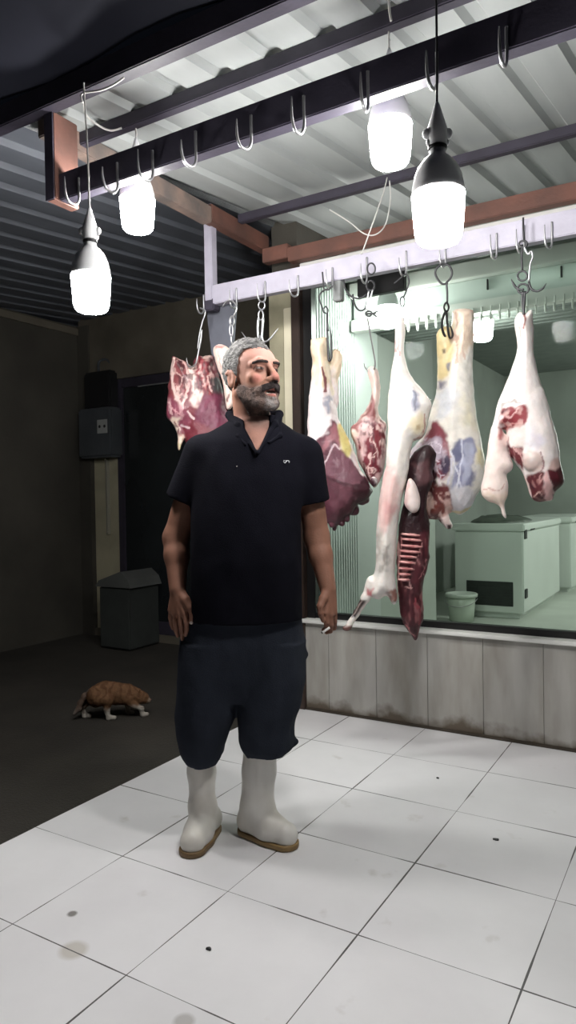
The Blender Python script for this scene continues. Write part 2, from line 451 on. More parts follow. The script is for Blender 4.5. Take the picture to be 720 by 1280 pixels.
def tile_floor():
    m, nt, b = nodes_of('glazed_floor_tile')
    N = nt.nodes.new; Lk = nt.links.new
    tc = N('ShaderNodeTexCoord'); sp = N('ShaderNodeSeparateXYZ'); Lk(tc.outputs['Object'], sp.inputs[0])
    def math_(op, a, b_=None):
        n = N('ShaderNodeMath'); n.operation = op
        for i, v in enumerate((a, b_)):
            if v is None: continue
            if isinstance(v, (int, float)): n.inputs[i].default_value = v
            else: Lk(v, n.inputs[i])
        return n.outputs[0]
    ds = []; cell = []
    for ax, o in ((0, T0X), (1, T0Y)):
        q = math_('DIVIDE', math_('SUBTRACT', sp.outputs[ax], o), TS)
        fr = math_('FRACT', q); ds.append(math_('MULTIPLY', math_('MINIMUM', fr, math_('SUBTRACT', 1.0, fr)), TS)); cell.append(math_('FLOOR', q))
    d = math_('MINIMUM', ds[0], ds[1])
    nz = N('ShaderNodeTexNoise'); nz.inputs['Scale'].default_value = 3.1; nz.inputs['Detail'].default_value = 2; Lk(tc.outputs['Object'], nz.inputs['Vector'])
    wid = N('ShaderNodeMapRange'); wid.inputs[1].default_value = 0.40; wid.inputs[2].default_value = 0.62; wid.inputs[3].default_value = 0.0009; wid.inputs[4].default_value = 0.0031
    Lk(nz.outputs['Fac'], wid.inputs[0])
    line = math_('LESS_THAN', d, wid.outputs[0])
    cv = N('ShaderNodeCombineXYZ'); Lk(cell[0], cv.inputs[0]); Lk(cell[1], cv.inputs[1])
    wn = N('ShaderNodeTexWhiteNoise'); wn.noise_dimensions = '2D'; Lk(cv.outputs[0], wn.inputs['Vector'])
    n2 = N('ShaderNodeTexNoise'); n2.inputs['Scale'].default_value = 1.7; n2.inputs['Detail'].default_value = 5; n2.inputs['Roughness'].default_value = 0.6
    Lk(tc.outputs['Object'], n2.inputs['Vector'])
    v = math_('ADD', math_('MULTIPLY', wn.outputs['Value'], 0.06), math_('MULTIPLY', n2.outputs['Fac'], 0.20))
    mix = N('ShaderNodeMix'); mix.data_type = 'RGBA'
    mix.inputs['A'].default_value = lin(205, 204, 206); mix.inputs['B'].default_value = lin(239, 238, 240); Lk(math_('MULTIPLY', v, 4.5), mix.inputs['Factor'])
    # worn grubby patches
    n3 = N('ShaderNodeTexNoise'); n3.inputs['Scale'].default_value = 7.0; n3.inputs['Detail'].default_value = 6; Lk(tc.outputs['Object'], n3.inputs['Vector'])
    pr = N('ShaderNodeMapRange'); pr.inputs[1].default_value = 0.66; pr.inputs[2].default_value = 0.80; Lk(n3.outputs['Fac'], pr.inputs[0])
    mix2 = N('ShaderNodeMix'); mix2.data_type = 'RGBA'; mix2.inputs['B'].default_value = lin(176, 170, 160)
    Lk(mix.outputs['Result'], mix2.inputs['A']); Lk(math_('MULTIPLY', pr.outputs[0], 0.6), mix2.inputs['Factor'])
    # round stains with a place of their own
    prev = mix2.outputs['Result']
    for (sx, sy, sr, cc, op) in ((at(90, 1142, 2, 0)[0], at(90, 1142, 2, 0)[1], 0.020, (120, 116, 112), 0.9), (at(92, 1188, 2, 0)[0], at(92, 1188, 2, 0)[1], 0.045, (170, 160, 140), 0.5),
                             (at(230, 1277, 2, 0)[0], at(230, 1277, 2, 0)[1], 0.03, (150, 146, 142), 0.6)):
        vd = N('ShaderNodeVectorMath'); vd.operation = 'DISTANCE'; vd.inputs[1].default_value = (sx, sy, 0.0); Lk(tc.outputs['Object'], vd.inputs[0])
        w = math_('ADD', vd.outputs['Value'], math_('MULTIPLY', math_('SUBTRACT', n3.outputs['Fac'], 0.5), 0.03))
        mr = N('ShaderNodeMapRange'); mr.inputs[1].default_value = sr; mr.inputs[2].default_value = sr * 0.6; Lk(w, mr.inputs[0])
        mk = N('ShaderNodeMix'); mk.data_type = 'RGBA'; mk.inputs['B'].default_value = lin(cc); Lk(prev, mk.inputs['A']); Lk(math_('MULTIPLY', mr.outputs[0], op), mk.inputs['Factor'])
        prev = mk.outputs['Result']
    mx = N('ShaderNodeMix'); mx.data_type = 'RGBA'; mx.inputs['B'].default_value = lin(82, 80, 80)
    Lk(prev, mx.inputs['A']); Lk(line, mx.inputs['Factor'])
    Lk(mx.outputs['Result'], b.inputs['Base Color'])
    b.inputs['Roughness'].default_value = 0.42
    b.inputs['Specular IOR Level'].default_value = 0.35
    return m
M = {}
M['tile'] = tile_floor()
M['asphalt'] = mat('street_asphalt', (54, 50, 44), 0.9, vary=0.45, scale=2.2, bump=0.5, bscale=120)
M['roof_left'] = mat('dark_grey_sheet', (98, 102, 110), 0.6, vary=0.3, scale=2.0, stretch=(3, 0.6, 1))  # darker grey sheet for the left part of the roof
M['roof'] = mat('galvanised_sheet', (168, 172, 171), 0.5, metal=0.1, vary=0.2, scale=2.0, stretch=(3, 0.6, 1))
M['steel_dark'] = mat('dark_painted_steel', (58, 54, 66), 0.55, vary=0.3, scale=8, bump=0.1)
M['bar_dark'] = mat('dark_bar_steel', (74, 70, 84), 0.5, vary=0.25, scale=9, bump=0.1)
M['rust'] = mat('red_oxide_steel', (120, 80, 68), 0.7, col2=(94, 66, 58), scale=7, bump=0.15)
M['rust_grey'] = mat('faded_oxide_steel', (132, 112, 102), 0.7, col2=(96, 88, 84), scale=9, bump=0.15)
M['lilac'] = mat('pale_painted_steel', (172, 168, 182), 0.5, vary=0.14, scale=12, bump=0.1)
M['clad'] = mat('grey_wall_tile', (168, 166, 160), 0.45, vary=0.16, scale=3, stretch=(2, 1, 0.6))
M['white_metal'] = mat('white_aluminium', (226, 226, 222), 0.4, vary=0.1)
M['black_frame'] = mat('black_window_frame', (20, 19, 20), 0.4, vary=0.2)
M['brown_frame'] = mat('brown_window_frame', (58, 44, 38), 0.45, vary=0.25, scale=14)
M['beige'] = mat('beige_plaster', (178, 172, 146), 0.8, vary=0.2, scale=5, bump=0.15)
M['beige_light'] = mat('cream_strip', (226, 218, 192), 0.7, vary=0.12, scale=5)
M['concrete'] = mat('grey_brown_concrete', (104, 98, 86), 0.9, vary=0.35, scale=2.4, bump=0.3, bscale=40)
M['concrete_dark'] = mat('dark_rendered_wall', (72, 69, 62), 0.9, vary=0.35, scale=1.6, bump=0.3, bscale=40)
M['mint'] = mat('pale_mint_panel', (206, 212, 209), 0.5, vary=0.08, scale=3)
M['mint_wall'] = mat('pale_green_wall', (190, 196, 188), 0.6, vary=0.14, scale=2)
M['grey_wall'] = mat('grey_green_wall', (168, 173, 167), 0.6, vary=0.2, scale=1.6)
M['shop_ceiling'] = mat('shop_ceiling_paint', (120, 126, 122), 0.8, vary=0.15)
M['shop_floor'] = mat('shop_floor_concrete', (196, 202, 192), 0.5, vary=0.15, scale=2)
M['tarp'] = mat('dark_navy_tarp', (30, 32, 46), 0.85, vary=0.35, scale=2.0, bump=0.3, bscale=6)
M['dark_glass'] = mat('dark_door_glass', (36, 40, 42), 0.18, vary=0.3, scale=2)

def st(o): o['kind'] = 'structure'; return o

# floor of the porch, a slab with a front edge towards the street
st(MB().box(X_EDGE, 1.5, -1.6, Y_WALL + 0.06, -0.06, 0.0).build('floor', M['tile']))
st(MB().box(-9, X_EDGE, -3, 9.0, -0.20, -0.012).build('ground', M['asphalt']))
st(MB().box(-2.2, 3.4, Y_WALL + 0.06, 5.56, -0.06, 0.0).build('floor_shop_front', M['shop_floor']))
st(MB().box(-3.05, 3.4, 5.56, 12.2, -0.06, 0.0).build('floor_shop', M['shop_floor']))

# low wall under the window, tiles with open joints
def clad_wall():
    mb = MB(); x0 = -2.03; js = [at(u, 900, 1, Y_WALL)[0] for u in (412, 472, 536, 605, 680)]
    step = (js[-1] - js[0]) / 4; e = [js[0] + step * k for k in range(-1, 9)]
    mb.box(x0, 1.5, Y_WALL + 0.008, Y_WALL + 0.12, 0, 0.50)
    for a, b in zip(e[:-1], e[1:]):
        a = max(a, x0)
        mb.box(a + 0.0012, b - 0.0012, Y_WALL, Y_WALL + 0.012, 0.004, 0.50, 0.0012)
    return mb
def clad_mat():
    m, nt, b = nodes_of('grey_wall_tile_stained'); N = nt.nodes.new; Lk = nt.links.new
    tc = N('ShaderNodeTexCoord'); n = N('ShaderNodeTexNoise'); n.inputs['Scale'].default_value = 3.0; n.inputs['Detail'].default_value = 5
    mp = N('ShaderNodeMapping'); mp.inputs['Scale'].default_value = (3, 1, 0.7); Lk(tc.outputs['Object'], mp.inputs[0]); Lk(mp.outputs[0], n.inputs['Vector'])
    r = N('ShaderNodeValToRGB'); r.color_ramp.elements[0].position = 0.3; r.color_ramp.elements[1].position = 0.65
    r.color_ramp.elements[0].color = lin(140, 136, 128); r.color_ramp.elements[1].color = lin(172, 170, 165); Lk(n.outputs['Fac'], r.inputs[0])
    sp = N('ShaderNodeSeparateXYZ'); Lk(tc.outputs['Object'], sp.inputs[0])
    n2 = N('ShaderNodeTexNoise'); n2.inputs['Scale'].default_value = 9; n2.inputs['Detail'].default_value = 4; Lk(tc.outputs['Object'], n2.inputs['Vector'])
    ad = N('ShaderNodeMath'); ad.operation = 'MULTIPLY_ADD'; Lk(n2.outputs['Fac'], ad.inputs[0]); ad.inputs[1].default_value = -0.16; Lk(sp.outputs[2], ad.inputs[2])
    mr = N('ShaderNodeMapRange'); mr.inputs[1].default_value = -0.06; mr.inputs[2].default_value = -0.01; mr.inputs[3].default_value = 1; mr.inputs[4].default_value = 0; Lk(ad.outputs[0], mr.inputs[0])
    mx = N('ShaderNodeMix'); mx.data_type = 'RGBA'; mx.inputs['B'].default_value = lin(92, 82, 70); Lk(r.outputs[0], mx.inputs['A']); Lk(mr.outputs[0], mx.inputs['Factor'])
    Lk(mx.outputs['Result'], b.inputs['Base Color']); b.inputs['Roughness'].default_value = 0.5
    return m
M['clad_stained'] = clad_mat()
st(clad_wall().build('wall_front', M['clad_stained']))
st(MB().box(-2.03, 1.5, Y_WALL - 0.012, Y_WALL + 0.006, 0.0, 0.014, 0.003).build('baseboard_front', mat('dark_base_strip', (70, 62, 52), 0.8, vary=0.3)))  # thin dark brown strip along the wall foot
# sill of the window
st(MB().box(-2.0, 1.5, Y_WALL - 0.035, Y_WALL + 0.12, 0.50, 0.522, 0.004).build('trim_1', M['white_metal']))

# shop window: frame and pane
win = MB(); YW = Y_WALL + 0.03
win.box(-1.99, 1.5, YW, YW + 0.05, 0.522, 0.555, 0.003)
win.box(-1.99, -1.935, YW - 0.01, YW + 0.05, 0.522, 2.44, 0.004)
win.box(-1.99, 1.5, YW, YW + 0.05, 2.405, 2.44, 0.003)
window = st(win.build('window_1', M['black_frame']))
def glass_mat():
    m = bpy.data.materials.new('window_glass'); m.use_nodes = True; nt = m.node_tree; nt.nodes.remove(nt.nodes['Principled BSDF'])
    t = nt.nodes.new('ShaderNodeBsdfTransparent'); t.inputs[0].default_value = lin(240, 247, 243)
    g = nt.nodes.new('ShaderNodeBsdfGlossy'); g.inputs['Roughness'].default_value = 0.02
    x = nt.nodes.new('ShaderNodeMixShader'); f = nt.nodes.new('ShaderNodeFresnel'); f.inputs[0].default_value = 1.07
    nt.links.new(f.outputs[0], x.inputs[0]); nt.links.new(t.outputs[0], x.inputs[1]); nt.links.new(g.outputs[0], x.inputs[2])
    nt.links.new(x.outputs[0], nt.nodes['Material Output'].inputs[0]); return m
MB().box(-1.935, 1.5, YW + 0.022, YW + 0.028, 0.55, 2.41).build('pane', glass_mat(), window)
st(MB().box(-2.045, -1.99, Y_WALL - 0.02, Y_WALL + 0.08, 0.0, 2.60, 0.004).build('trim_2', M['brown_frame']))
# lintel board over the window
st(MB().box(-1.99, 1.5, Y_WALL - 0.005, Y_WALL + 0.05, 2.44, 2.535, 0.003).build('trim_3', M['white_metal']))
# beige end pillar of the shop
p = MB(); p.box(-2.215, -2.045, Y_WALL + 0.02, 4.75, 0, 2.44); st(p.build('wall_pillar', M['beige']))
p = MB(); p.box(-2.215, -2.045, Y_WALL + 0.06, 4.75, 2.44, 2.86); st(p.build('wall_pillar_top', M['concrete_dark']))
p = MB(); p.box(-2.105, -2.05, Y_WALL - 0.002, Y_WALL + 0.03, 0, 2.30, 0.004); st(p.build('trim_4', M['beige_light']))

# ---- shop interior
st(MB().box(-2.045, -1.99, 4.55, 5.7, 1.32, 3.22).build('wall_left_upper', M['grey_wall']))
st(MB().box(-2.045, -1.985, 4.55, 5.7, 0.0, 1.32).build('wall_left', M['mint_wall']))
st(MB().box(-3.05, -2.95, 5.6, 12.0, 0, 3.22).build('wall_left_rear', M['grey_wall']))
st(MB().box(-3.05, -2.045, 5.55, 5.65, 0, 3.22).build('wall_left_return', M['grey_wall']))
rb = MB(); rb.box(-2.045, -1.985, Y_WALL + 0.08, 4.55, 0, 2.53)
y = Y_WALL + 0.10
while y < 4.18:
    rb.box(-1.987, -1.978, y, y + 0.022, 0.0, 2.53, 0.003); y += 0.034
st(rb.build('wall_left_ribbed', M['mint']))
st(MB().box(-3.05, 3.4, 12.0, 12.1, 0, 3.22).build('wall_back', M['grey_wall']))
b0 = at(655, 450, 1, 11.9); st(MB().box(-2.9, 3.3, 11.9, 12.0, b0[2] - 0.12, b0[2] + 0.10, 0.01).build('trim_14', M['white_metal']))
st(MB().box(3.3, 3.4, Y_WALL + 0.06, 12.0, 0, 3.22).build('wall_right', M['grey_wall']))
cs = MB(); yy = 4.26
while yy < 4.9:
    cs.box(-1.98, 3.4, yy, yy + 0.055, 2.335, 2.36, 0.004); yy += 0.085
cs.box(-1.985, 3.4, 4.26, 4.95, 2.36, 2.39)
st(cs.build('ceiling_canopy', M['shop_ceiling']))
st(MB().box(-3.05, 3.4, 4.20, 12.1, 3.20, 3.25).build('ceiling_shop', M['shop_ceiling']))
st(MB().box(1.5, 3.4, Y_WALL, Y_WALL + 0.06, 0, 3.0).build('wall_front_right', M['grey_wall']))
st(MB().box(-2.045, 3.4, 4.20, 4.26, 2.34, 3.22).build('wall_front_top', M['grey_wall']))

# ---- porch roof: corrugated sheet and steel
def roof(x0, x1, y0, y1, dz=0.0):
    prof = []; s = 0.2045; k0 = math.floor((x0 + 2.052) / s) - 2; k1 = math.ceil((x1 + 2.052) / s) + 1
    for k in range(k0, k1):
        c = -2.052 + k * s
        prof += [(c - 0.038, 0), (c - 0.020, 0.024), (c + 0.020, 0.024), (c + 0.038, 0)]
    V = []; ys = [y0, y1]
    for t in (0.0, 0.002):
        for yy in ys:
            for a, h in prof: V.append((a + 0.083 * yy, yy, roof_z(yy) + h + t + dz))
    n = len(prof); F = []
    for t in (0, 1):
        o = t * 2 * n
        for i in range(n - 1):
            q = (o + i, o + i + 1, o + n + i + 1, o + n + i)
            if min(V[q[0]][0], V[q[1]][0]) < x0 - 0.15 or max(V[q[0]][0], V[q[1]][0]) > x1 + 0.3: continue
            F.append(q if t else q[::-1])
    V = np.array(V); used = sorted({i for f in F for i in f}); mp = {u: i for i, u in enumerate(used)}
    return V[used], [[mp[i] for i in f] for f in F]
v, f = roof(-2.26, 1.5, 1.848, 4.22); st(link('ceiling', v, f, M['roof'], None, False))
v, f = roof(-6.2, -2.47, 1.848, 4.9); st(link('ceiling_left', v, f, M['roof_left'], None, False))

def beam(name, x0, x1, y0, y1, z0, z1, m): return st(MB().box(x0, x1, y0, y1, z0, z1, 0.004).build(name, m))
beam('trim_5', -6.2, 1.5, 1.79, 1.845, 2.655, 2.738, M['steel_dark'])                  # front beam
beam('trim_6', -2.25, 1.5, 2.06, 2.10, 2.660, 2.714, M['steel_dark'])                     # second purlin
beam('trim_7', -2.20, 1.5, 3.18, 3.22, 2.712, 2.756, M['steel_dark'])                     # third purlin
beam('trim_8', -2.03, 1.5, 3.42, 3.48, 2.535, 2.615, M['rust'])                           # wall-side beam
beam('trim_9', -2.26, -2.20, 1.90, 2.95, 2.635, 2.72, M['rust_grey'])                     # side beam, faded
beam('trim_10', -2.26, -2.20, 2.95, 3.50, 2.645, 2.735, M['rust'])                        # side beam, red
beam('trim_11', -2.20, -2.03, 3.42, 3.48, 2.56, 2.64, M['rust'])
# dark tarp outside the porch roof, rising towards the street
tv = []; nx, ny = 40, 14
for j in range(ny):
    for i in range(nx):
        x = -6.2 + 7.7 * i / (nx - 1); t = j / (ny - 1)
        tv.append((x, 1.80 - 1.9 * t, 2.752 + 0.75 * t + 0.035 * math.sin(3.1 * x + 2 * t) * math.sin(math.pi * t) + 0.02 * math.sin(7 * x)))
tf = [(j * nx + i, j * nx + i + 1, (j + 1) * nx + i + 1, (j + 1) * nx + i) for j in range(ny - 1) for i in range(nx - 1)]
tv2 = [(a, b, c + 0.006) for a, b, c in tv]
tf2 = tf + [tuple(k + nx * ny for k in q[::-1]) for q in tf]
tag(link('tarpaulin', tv + tv2, tf2, M['tarp'], None, True), 'dark navy tarpaulin stretched beyond the front roof beam', 'tarpaulin')

# ---- neighbouring frontage on the left
YF = 4.62
st(MB().box(-5.0, -2.30, YF, YF + 0.2, 2.30, 3.0).build('wall_facade_top', M['concrete']))
st(MB().box(-5.2, -5.0, -1.5, YF + 0.2, -0.02, 2.82).build('wall_alley', M['concrete_dark']))
st(MB().box(-5.2, -4.86, YF - 0.02, YF + 0.2, -0.02, 2.82).build('wall_alley_corner', M['concrete_dark']))
st(MB().box(-4.86, -4.56, YF + 0.03, YF + 0.2, -0.02, 2.30).build('wall_facade', M['beige']))
st(MB().box(-4.86, -2.30, YF - 0.01, YF + 0.25, -0.03, 0.05, 0.005).build('trim_12', M['concrete']))
door = MB()
door.box(-4.56, -4.50, YF + 0.02, YF + 0.10, 0.05, 2.30, 0.004)
door.box(-3.30, -3.24, YF + 0.02, YF + 0.10, 0.05, 2.30, 0.004)
door.box(-4.50, -3.30, YF + 0.02, YF + 0.10, 2.22, 2.30, 0.004)
door.box(-4.50, -3.30, YF + 0.02, YF + 0.10, 0.05, 0.16, 0.004)
t0, t1 = at(170, 462, 1, YF + 0.02), at(212, 478, 1, YF + 0.02)
d1 = st(door.build('door_1', M['steel_dark']))
MB().box(-4.50, -3.30, YF + 0.05, YF + 0.06, 0.16, 2.22).build('pane', M['dark_glass'], d1)
e0 = at(133, 573, 1, YF); e1 = at(136, 668, 1, YF)
MB().box(e0[0] - 0.004, e0[0] + 0.004, YF - 0.01, YF + 0.03, e1[2], e0[2]).build('edge_glint', mat('edge_glint_metal', (214, 214, 210), 0.25, metal=0.8), d1)  # short pale strip standing in for a glint on the door edge
MB().box(t0[0], t1[0] + 0.2, YF + 0.03, YF + 0.05, t1[2], t0[2], 0.003).build('transom_plate', mat('pale_transom_plate', (150, 152, 152), 0.6, vary=0.3), d1)
st(MB().box(-3.24, -2.30, YF + 0.02, YF + 0.2, -0.02, 2.30).build('wall_facade_right', M['concrete_dark']))
st(MB().box(-5.0, -4.98, 1.9, YF, 2.74, 2.80).build('trim_13', M['concrete']))

# ================================================================== RAILS, LAMPS, HOOKS
M['steel'] = mat('bright_hook_steel', (190, 190, 192), 0.32, metal=0.8, vary=0.2, scale=20)
M['iron'] = mat('dark_iron_hook', (62, 62, 64), 0.45, metal=0.6, vary=0.3, scale=30)
M['white_plastic'] = mat('white_lamp_plastic', (246, 246, 248), 0.4, vary=0.08)
M['black_rubber'] = mat('black_rubber', (28, 28, 30), 0.5, vary=0.2)
M['cord_white'] = mat('white_cord', (206, 204, 200), 0.6, vary=0.15)
M['cord_dark'] = mat('dark_cord', (48, 46, 52), 0.6, vary=0.2)
M['lit'] = emit('lit_diffuser', (255, 253, 250), BULB)
M['lit_added'] = emit('lit_added_diffuser', (255, 253, 250), SHOP_BULB)  # glow of the unseen lamps added deep in the shop
M['lit_small'] = emit('lit_small_diffuser', (255, 253, 250), SHOP_BULB * 0.28)

def rail(name, label, x0, y0, z0, m, posts):
    root = thing(name, (x0, y0, z0), label, 'meat rail')
    MB().box(x0, 1.45, y0, y0 + 0.05, z0, z0 + 0.10, 0.004).build('bar', m, root)
    return root
def j_hook(root, x, y0, z0, top, drop, reach, up, r, m, dx=0.0, name='hook'):
    """bent rod on the front face of a bar: down the face, round, and up to a free point"""
    pts = [(x, y0 - r, z0 + top), (x, y0 - r, z0 + top * 0.4), (x, y0 - r, z0 - drop * 0.45), (x + dx * 0.2, y0 - r - reach * 0.22, z0 - drop * 0.9),
           (x + dx * 0.5, y0 - r - reach * 0.5, z0 - drop), (x + dx * 0.8, y0 - r - reach * 0.82, z0 - drop * 0.85), (x + dx, y0 - r - reach, z0 - drop * 0.3), (x + dx, y0 - r - reach * 1.02, z0 + up)]
    return MB().tube(pts, [r, r, r, r, r, r, r * 0.9, r * 0.35], 8, 4).build(name, m, root, True)

# front rail, hung from the front beam
FB_Y, FB_Z = 1.850, 2.335
front = rail('hook_rail', 'dark steel hook rail hung under the front roof beam, with empty hooks', -2.09, FB_Y, FB_Z, M['bar_dark'], 1)
MB().box(-2.135, -2.09, FB_Y - 0.02, FB_Y + 0.10, FB_Z, 2.66, 0.004).build('hanger_post', M['rust'], front)
MB().box(-2.136, -2.09, FB_Y - 0.024, FB_Y - 0.019, FB_Z, 2.66, 0.001).build('post_flange', M['bar_dark'], front)
for u, v in ((100, 245), (148, 222), (192, 205), (246, 190), (315, 165), (381, 146), (461, 122), (547, 95), (634, 65)):
    x = at(u, v, 1, FB_Y)[0]; rr = random.Random(u)
    j_hook(front, x, FB_Y, FB_Z, 0.062 + rr.uniform(-0.01, 0.012), 0.052 + rr.uniform(-0.006, 0.006), 0.062 + rr.uniform(-0.012, 0.008), 0.028 + rr.uniform(-0.01, 0.015), 0.0048, M['steel'], rr.uniform(-0.02, 0.008))
MB().box(0.9, 0.95, FB_Y, FB_Y + 0.05, FB_Z + 0.1, 2.70, 0.004).build('hanger_post', M['bar_dark'], front)

RB_Y, RB_Z = 3.0, 2.235
rear = rail('hook_rail', 'pale painted hook rail in front of the shop window, carrying the meat', -2.245, RB_Y, RB_Z, M['lilac'], 1)
MB().box(-2.295, -2.245, RB_Y, RB_Y + 0.05, RB_Z - 0.02, 2.765, 0.004).build('hanger_post', M['lilac'], rear)
MB().box(-2.30, -2.235, RB_Y - 0.004, RB_Y + 0.054, RB_Z - 0.03, RB_Z + 0.03, 0.006).build('post_foot', M['steel_dark'], rear)
xb = at(420, 360, 1, RB_Y)[0]; MB().box(xb - 0.022, xb + 0.022, RB_Y + 0.005, RB_Y + 0.045, RB_Z - 0.095, RB_Z, 0.004).build('bracket', mat('grey_bracket', (128, 130, 130), 0.6, vary=0.2), rear)
MB().box(0.9, 0.95, RB_Y, RB_Y + 0.05, RB_Z + 0.1, 2.765, 0.004).build('hanger_post', M['lilac'], rear)
# tapered grey plate behind the left end of the rail
P0 = [at(u, v, 1, 3.06) for u, v in ((258, 386), (293, 378), (288, 440), (272, 470), (264, 440))]
MB().prism(P0, (0, 0, 0), (0, 0.03, 0)).build('end_plate', mat('grey_end_plate', (96, 98, 108), 0.6, vary=0.3), rear)
for u, v in ((255, 372), (296, 362), (332, 356), (373, 348), (416, 338), (459, 330), (508, 318), (557, 308), (621, 298), (655, 288), (690, 281)):
    x = at(u, v, 1, RB_Y)[0]; rr = random.Random(u)
    j_hook(rear, x, RB_Y, RB_Z, 0.066 + rr.uniform(-0.01, 0.01), 0.046 + rr.uniform(-0.004, 0.004), 0.05 + rr.uniform(-0.008, 0.01), 0.032 + rr.uniform(-0.01, 0.015), 0.0046, M['steel'], rr.uniform(-0.02, 0.0))

# ---- lamps
def lamp(name, label, c, lit, cord_top, cord_m, group, half=False, turn=0.0):
    """LED lamp hanging base-up: diffuser, tapered housing, socket with two wings, cord"""
    root = thing(name, (c[0], c[1], c[2]), label, 'lamp', group)
    MB().lathe([(0.012, -0.066), (0.040, -0.0655), (0.050, -0.062), (0.0565, -0.054), (0.0600, -0.040), (0.0625, -0.015), (0.0650, 0.020), (0.0672, 0.050), (0.0675, 0.056), (0.0668, 0.0575)], c, 36).build('diffuser', lit, root, True)
    MB().lathe([(0.0665, 0.057), (0.0672, 0.062), (0.0655, 0.078), (0.0595, 0.105), (0.050, 0.128), (0.036, 0.146), (0.024, 0.156), (0.021, 0.160), (0.021, 0.172)], c, 36).build('housing', M['white_plastic'], root, True)
    MB().lathe([(0.022, 0.171), (0.0245, 0.173), (0.0245, 0.179), (0.022, 0.181)], c, 24).build('collar', M['black_rubber'], root, True)
    s = MB().lathe([(0.021, 0.181), (0.024, 0.188), (0.026, 0.205), (0.025, 0.225), (0.019, 0.245), (0.012, 0.268), (0.007, 0.285), (0.004, 0.292)], c, 24)
    ct, sn = math.cos(turn), math.sin(turn)
    for q in (-1, 1):
        s.ball((c[0] + q * 0.027 * ct, c[1] + q * 0.027 * sn, c[2] + 0.212), (0.012, 0.010, 0.014)); s.ball((c[0] + q * 0.021 * ct, c[1] + q * 0.021 * sn, c[2] + 0.190), (0.009, 0.009, 0.010))
    s.build('socket', M['white_plastic'], root, True)
    t = np.asarray(cord_top, float); b = np.array([c[0], c[1], c[2] + 0.288]); mid = (t + b) / 2
    MB().tube([b, b + (0, 0, 0.03), mid + (0.003, 0, 0), t - (0, 0, 0.03), t], 0.0032, 7, 4).build('cord', cord_m, root, True)
    return root
LG = None
cA = at(114, 366, 1, 1.76); lamp('hanging_lamp', 'lit white lamp hanging at the left end of the dark front rail', cA, M['lit'], (cA[0] - 0.035, 1.78, 2.67), M['cord_white'], LG, turn=0.6)
cC = at(548, 272, 1, 1.76); lamp('hanging_lamp', 'largest lit lamp, hanging on a dark cord before the front rail', cC, M['lit'], (cC[0] - 0.01, 1.78, 2.72), M['cord_dark'], LG, turn=0.55)
cB = at(172, 268, 1, 2.06); lamp('hanging_lamp', 'lit lamp half hidden behind the left of the front rail', cB, M['lit'], (cB[0], 2.06, 2.64), M['cord_white'], LG, turn=0.5)
cD = at(488, 180, 1, 2.06); lamp('hanging_lamp', 'lit lamp behind the front rail, upper centre, left of the largest lamp', cD, M['lit'], (cD[0], 2.06, 2.64), M['cord_white'], LG, turn=0.5)
cE = at(603, 413, 1, 4.40); lamp('shop_lamp', 'lit lamp inside the shop, right of the hanging beef shank', cE, M['lit_small'], (cE[0], 4.40, 2.64), M['cord_white'], LG)
cG = at(485, 396, 1, 3.98); lamp('shop_lamp', 'lit lamp inside the shop above the long lamb carcass', cG, M['lit_small'], (cG[0], 3.98, 2.75), M['cord_white'], LG)

lamp('shop_lamp', 'added unseen lamp deeper in the shop beyond the right edge', (-0.1, 7.2, 2.0), M['lit_added'], (-0.1, 7.2, 3.2), M['cord_white'], 'added lamps deeper in the shop')  # added out of view to brighten the shop interior

for yy in (9.4, 11.2): lamp('shop_lamp', 'added unseen lamp deeper in the shop beyond the right edge', (0.5, yy, 2.1), M['lit_added'], (0.5, yy, 3.2), M['cord_white'], 'added lamps deeper in the shop')  # two more unseen lamps, added to lift the rear walls

# ---- loose wiring
def wire(label, pts, r, m, name='electric_wire'):
    P = [at(u, v, 1, Y) for u, v, Y in pts]
    return tag(MB().tube(P, r, 6, 5).build(name, m, None, True, origin=P[0]), label, 'wire')
wire('thin white wire looping from the roof purlin down to the pale hook rail', [(484, 222, 3.09), (479, 242, 3.05), (470, 268, 3.0), (462, 290, 2.98), (452, 318, 2.98)], 0.0032, M['cord_white'])
wire('pale drooping wire under the third roof purlin', [(412, 262, 3.1), (436, 277, 3.06), (455, 292, 3.0), (470, 293, 3.0), (482, 280, 3.04), (488, 250, 3.08), (487, 226, 3.09)], 0.0032, M['cord_white'])
wire('white wire bundle trailing along the roof at the left end', [(104, 118, 1.84), (107, 142, 1.9), (122, 156, 2.0), (138, 163, 2.04), (152, 160, 2.06)], 0.004, M['cord_white'])
wire('white wire stapled along the front beam above the left lamp', [(103, 128, 1.786), (103, 117, 1.786), (125, 113, 1.786), (142, 106, 1.786), (155, 97, 1.786)], 0.0035, M['cord_white'])
wire('short pale wire tail hanging by the second purlin', [(486, 0, 2.03), (487, 14, 2.03), (489, 26, 2.03)], 0.004, M['cord_white'])


# ---- dark box behind the rail
q0, q1 = at(446, 343, 1, 3.30), at(505, 360, 1, 3.30)
db = thing('junction_box', (q0[0], 3.30, q1[2]), 'flat black box behind the pale rail, left of centre of the window', 'box')
MB().box(q0[0], q1[0], 3.30, 3.34, q1[2] - 0.005, q0[2] + 0.05, 0.005).build('casing', M['black_frame'], db)
MB().box(q0[0] + 0.02, q1[0] - 0.02, 3.31, 3.46, q0[2] + 0.045, q0[2] + 0.075, 0.003).build('mount', M['black_frame'], db)

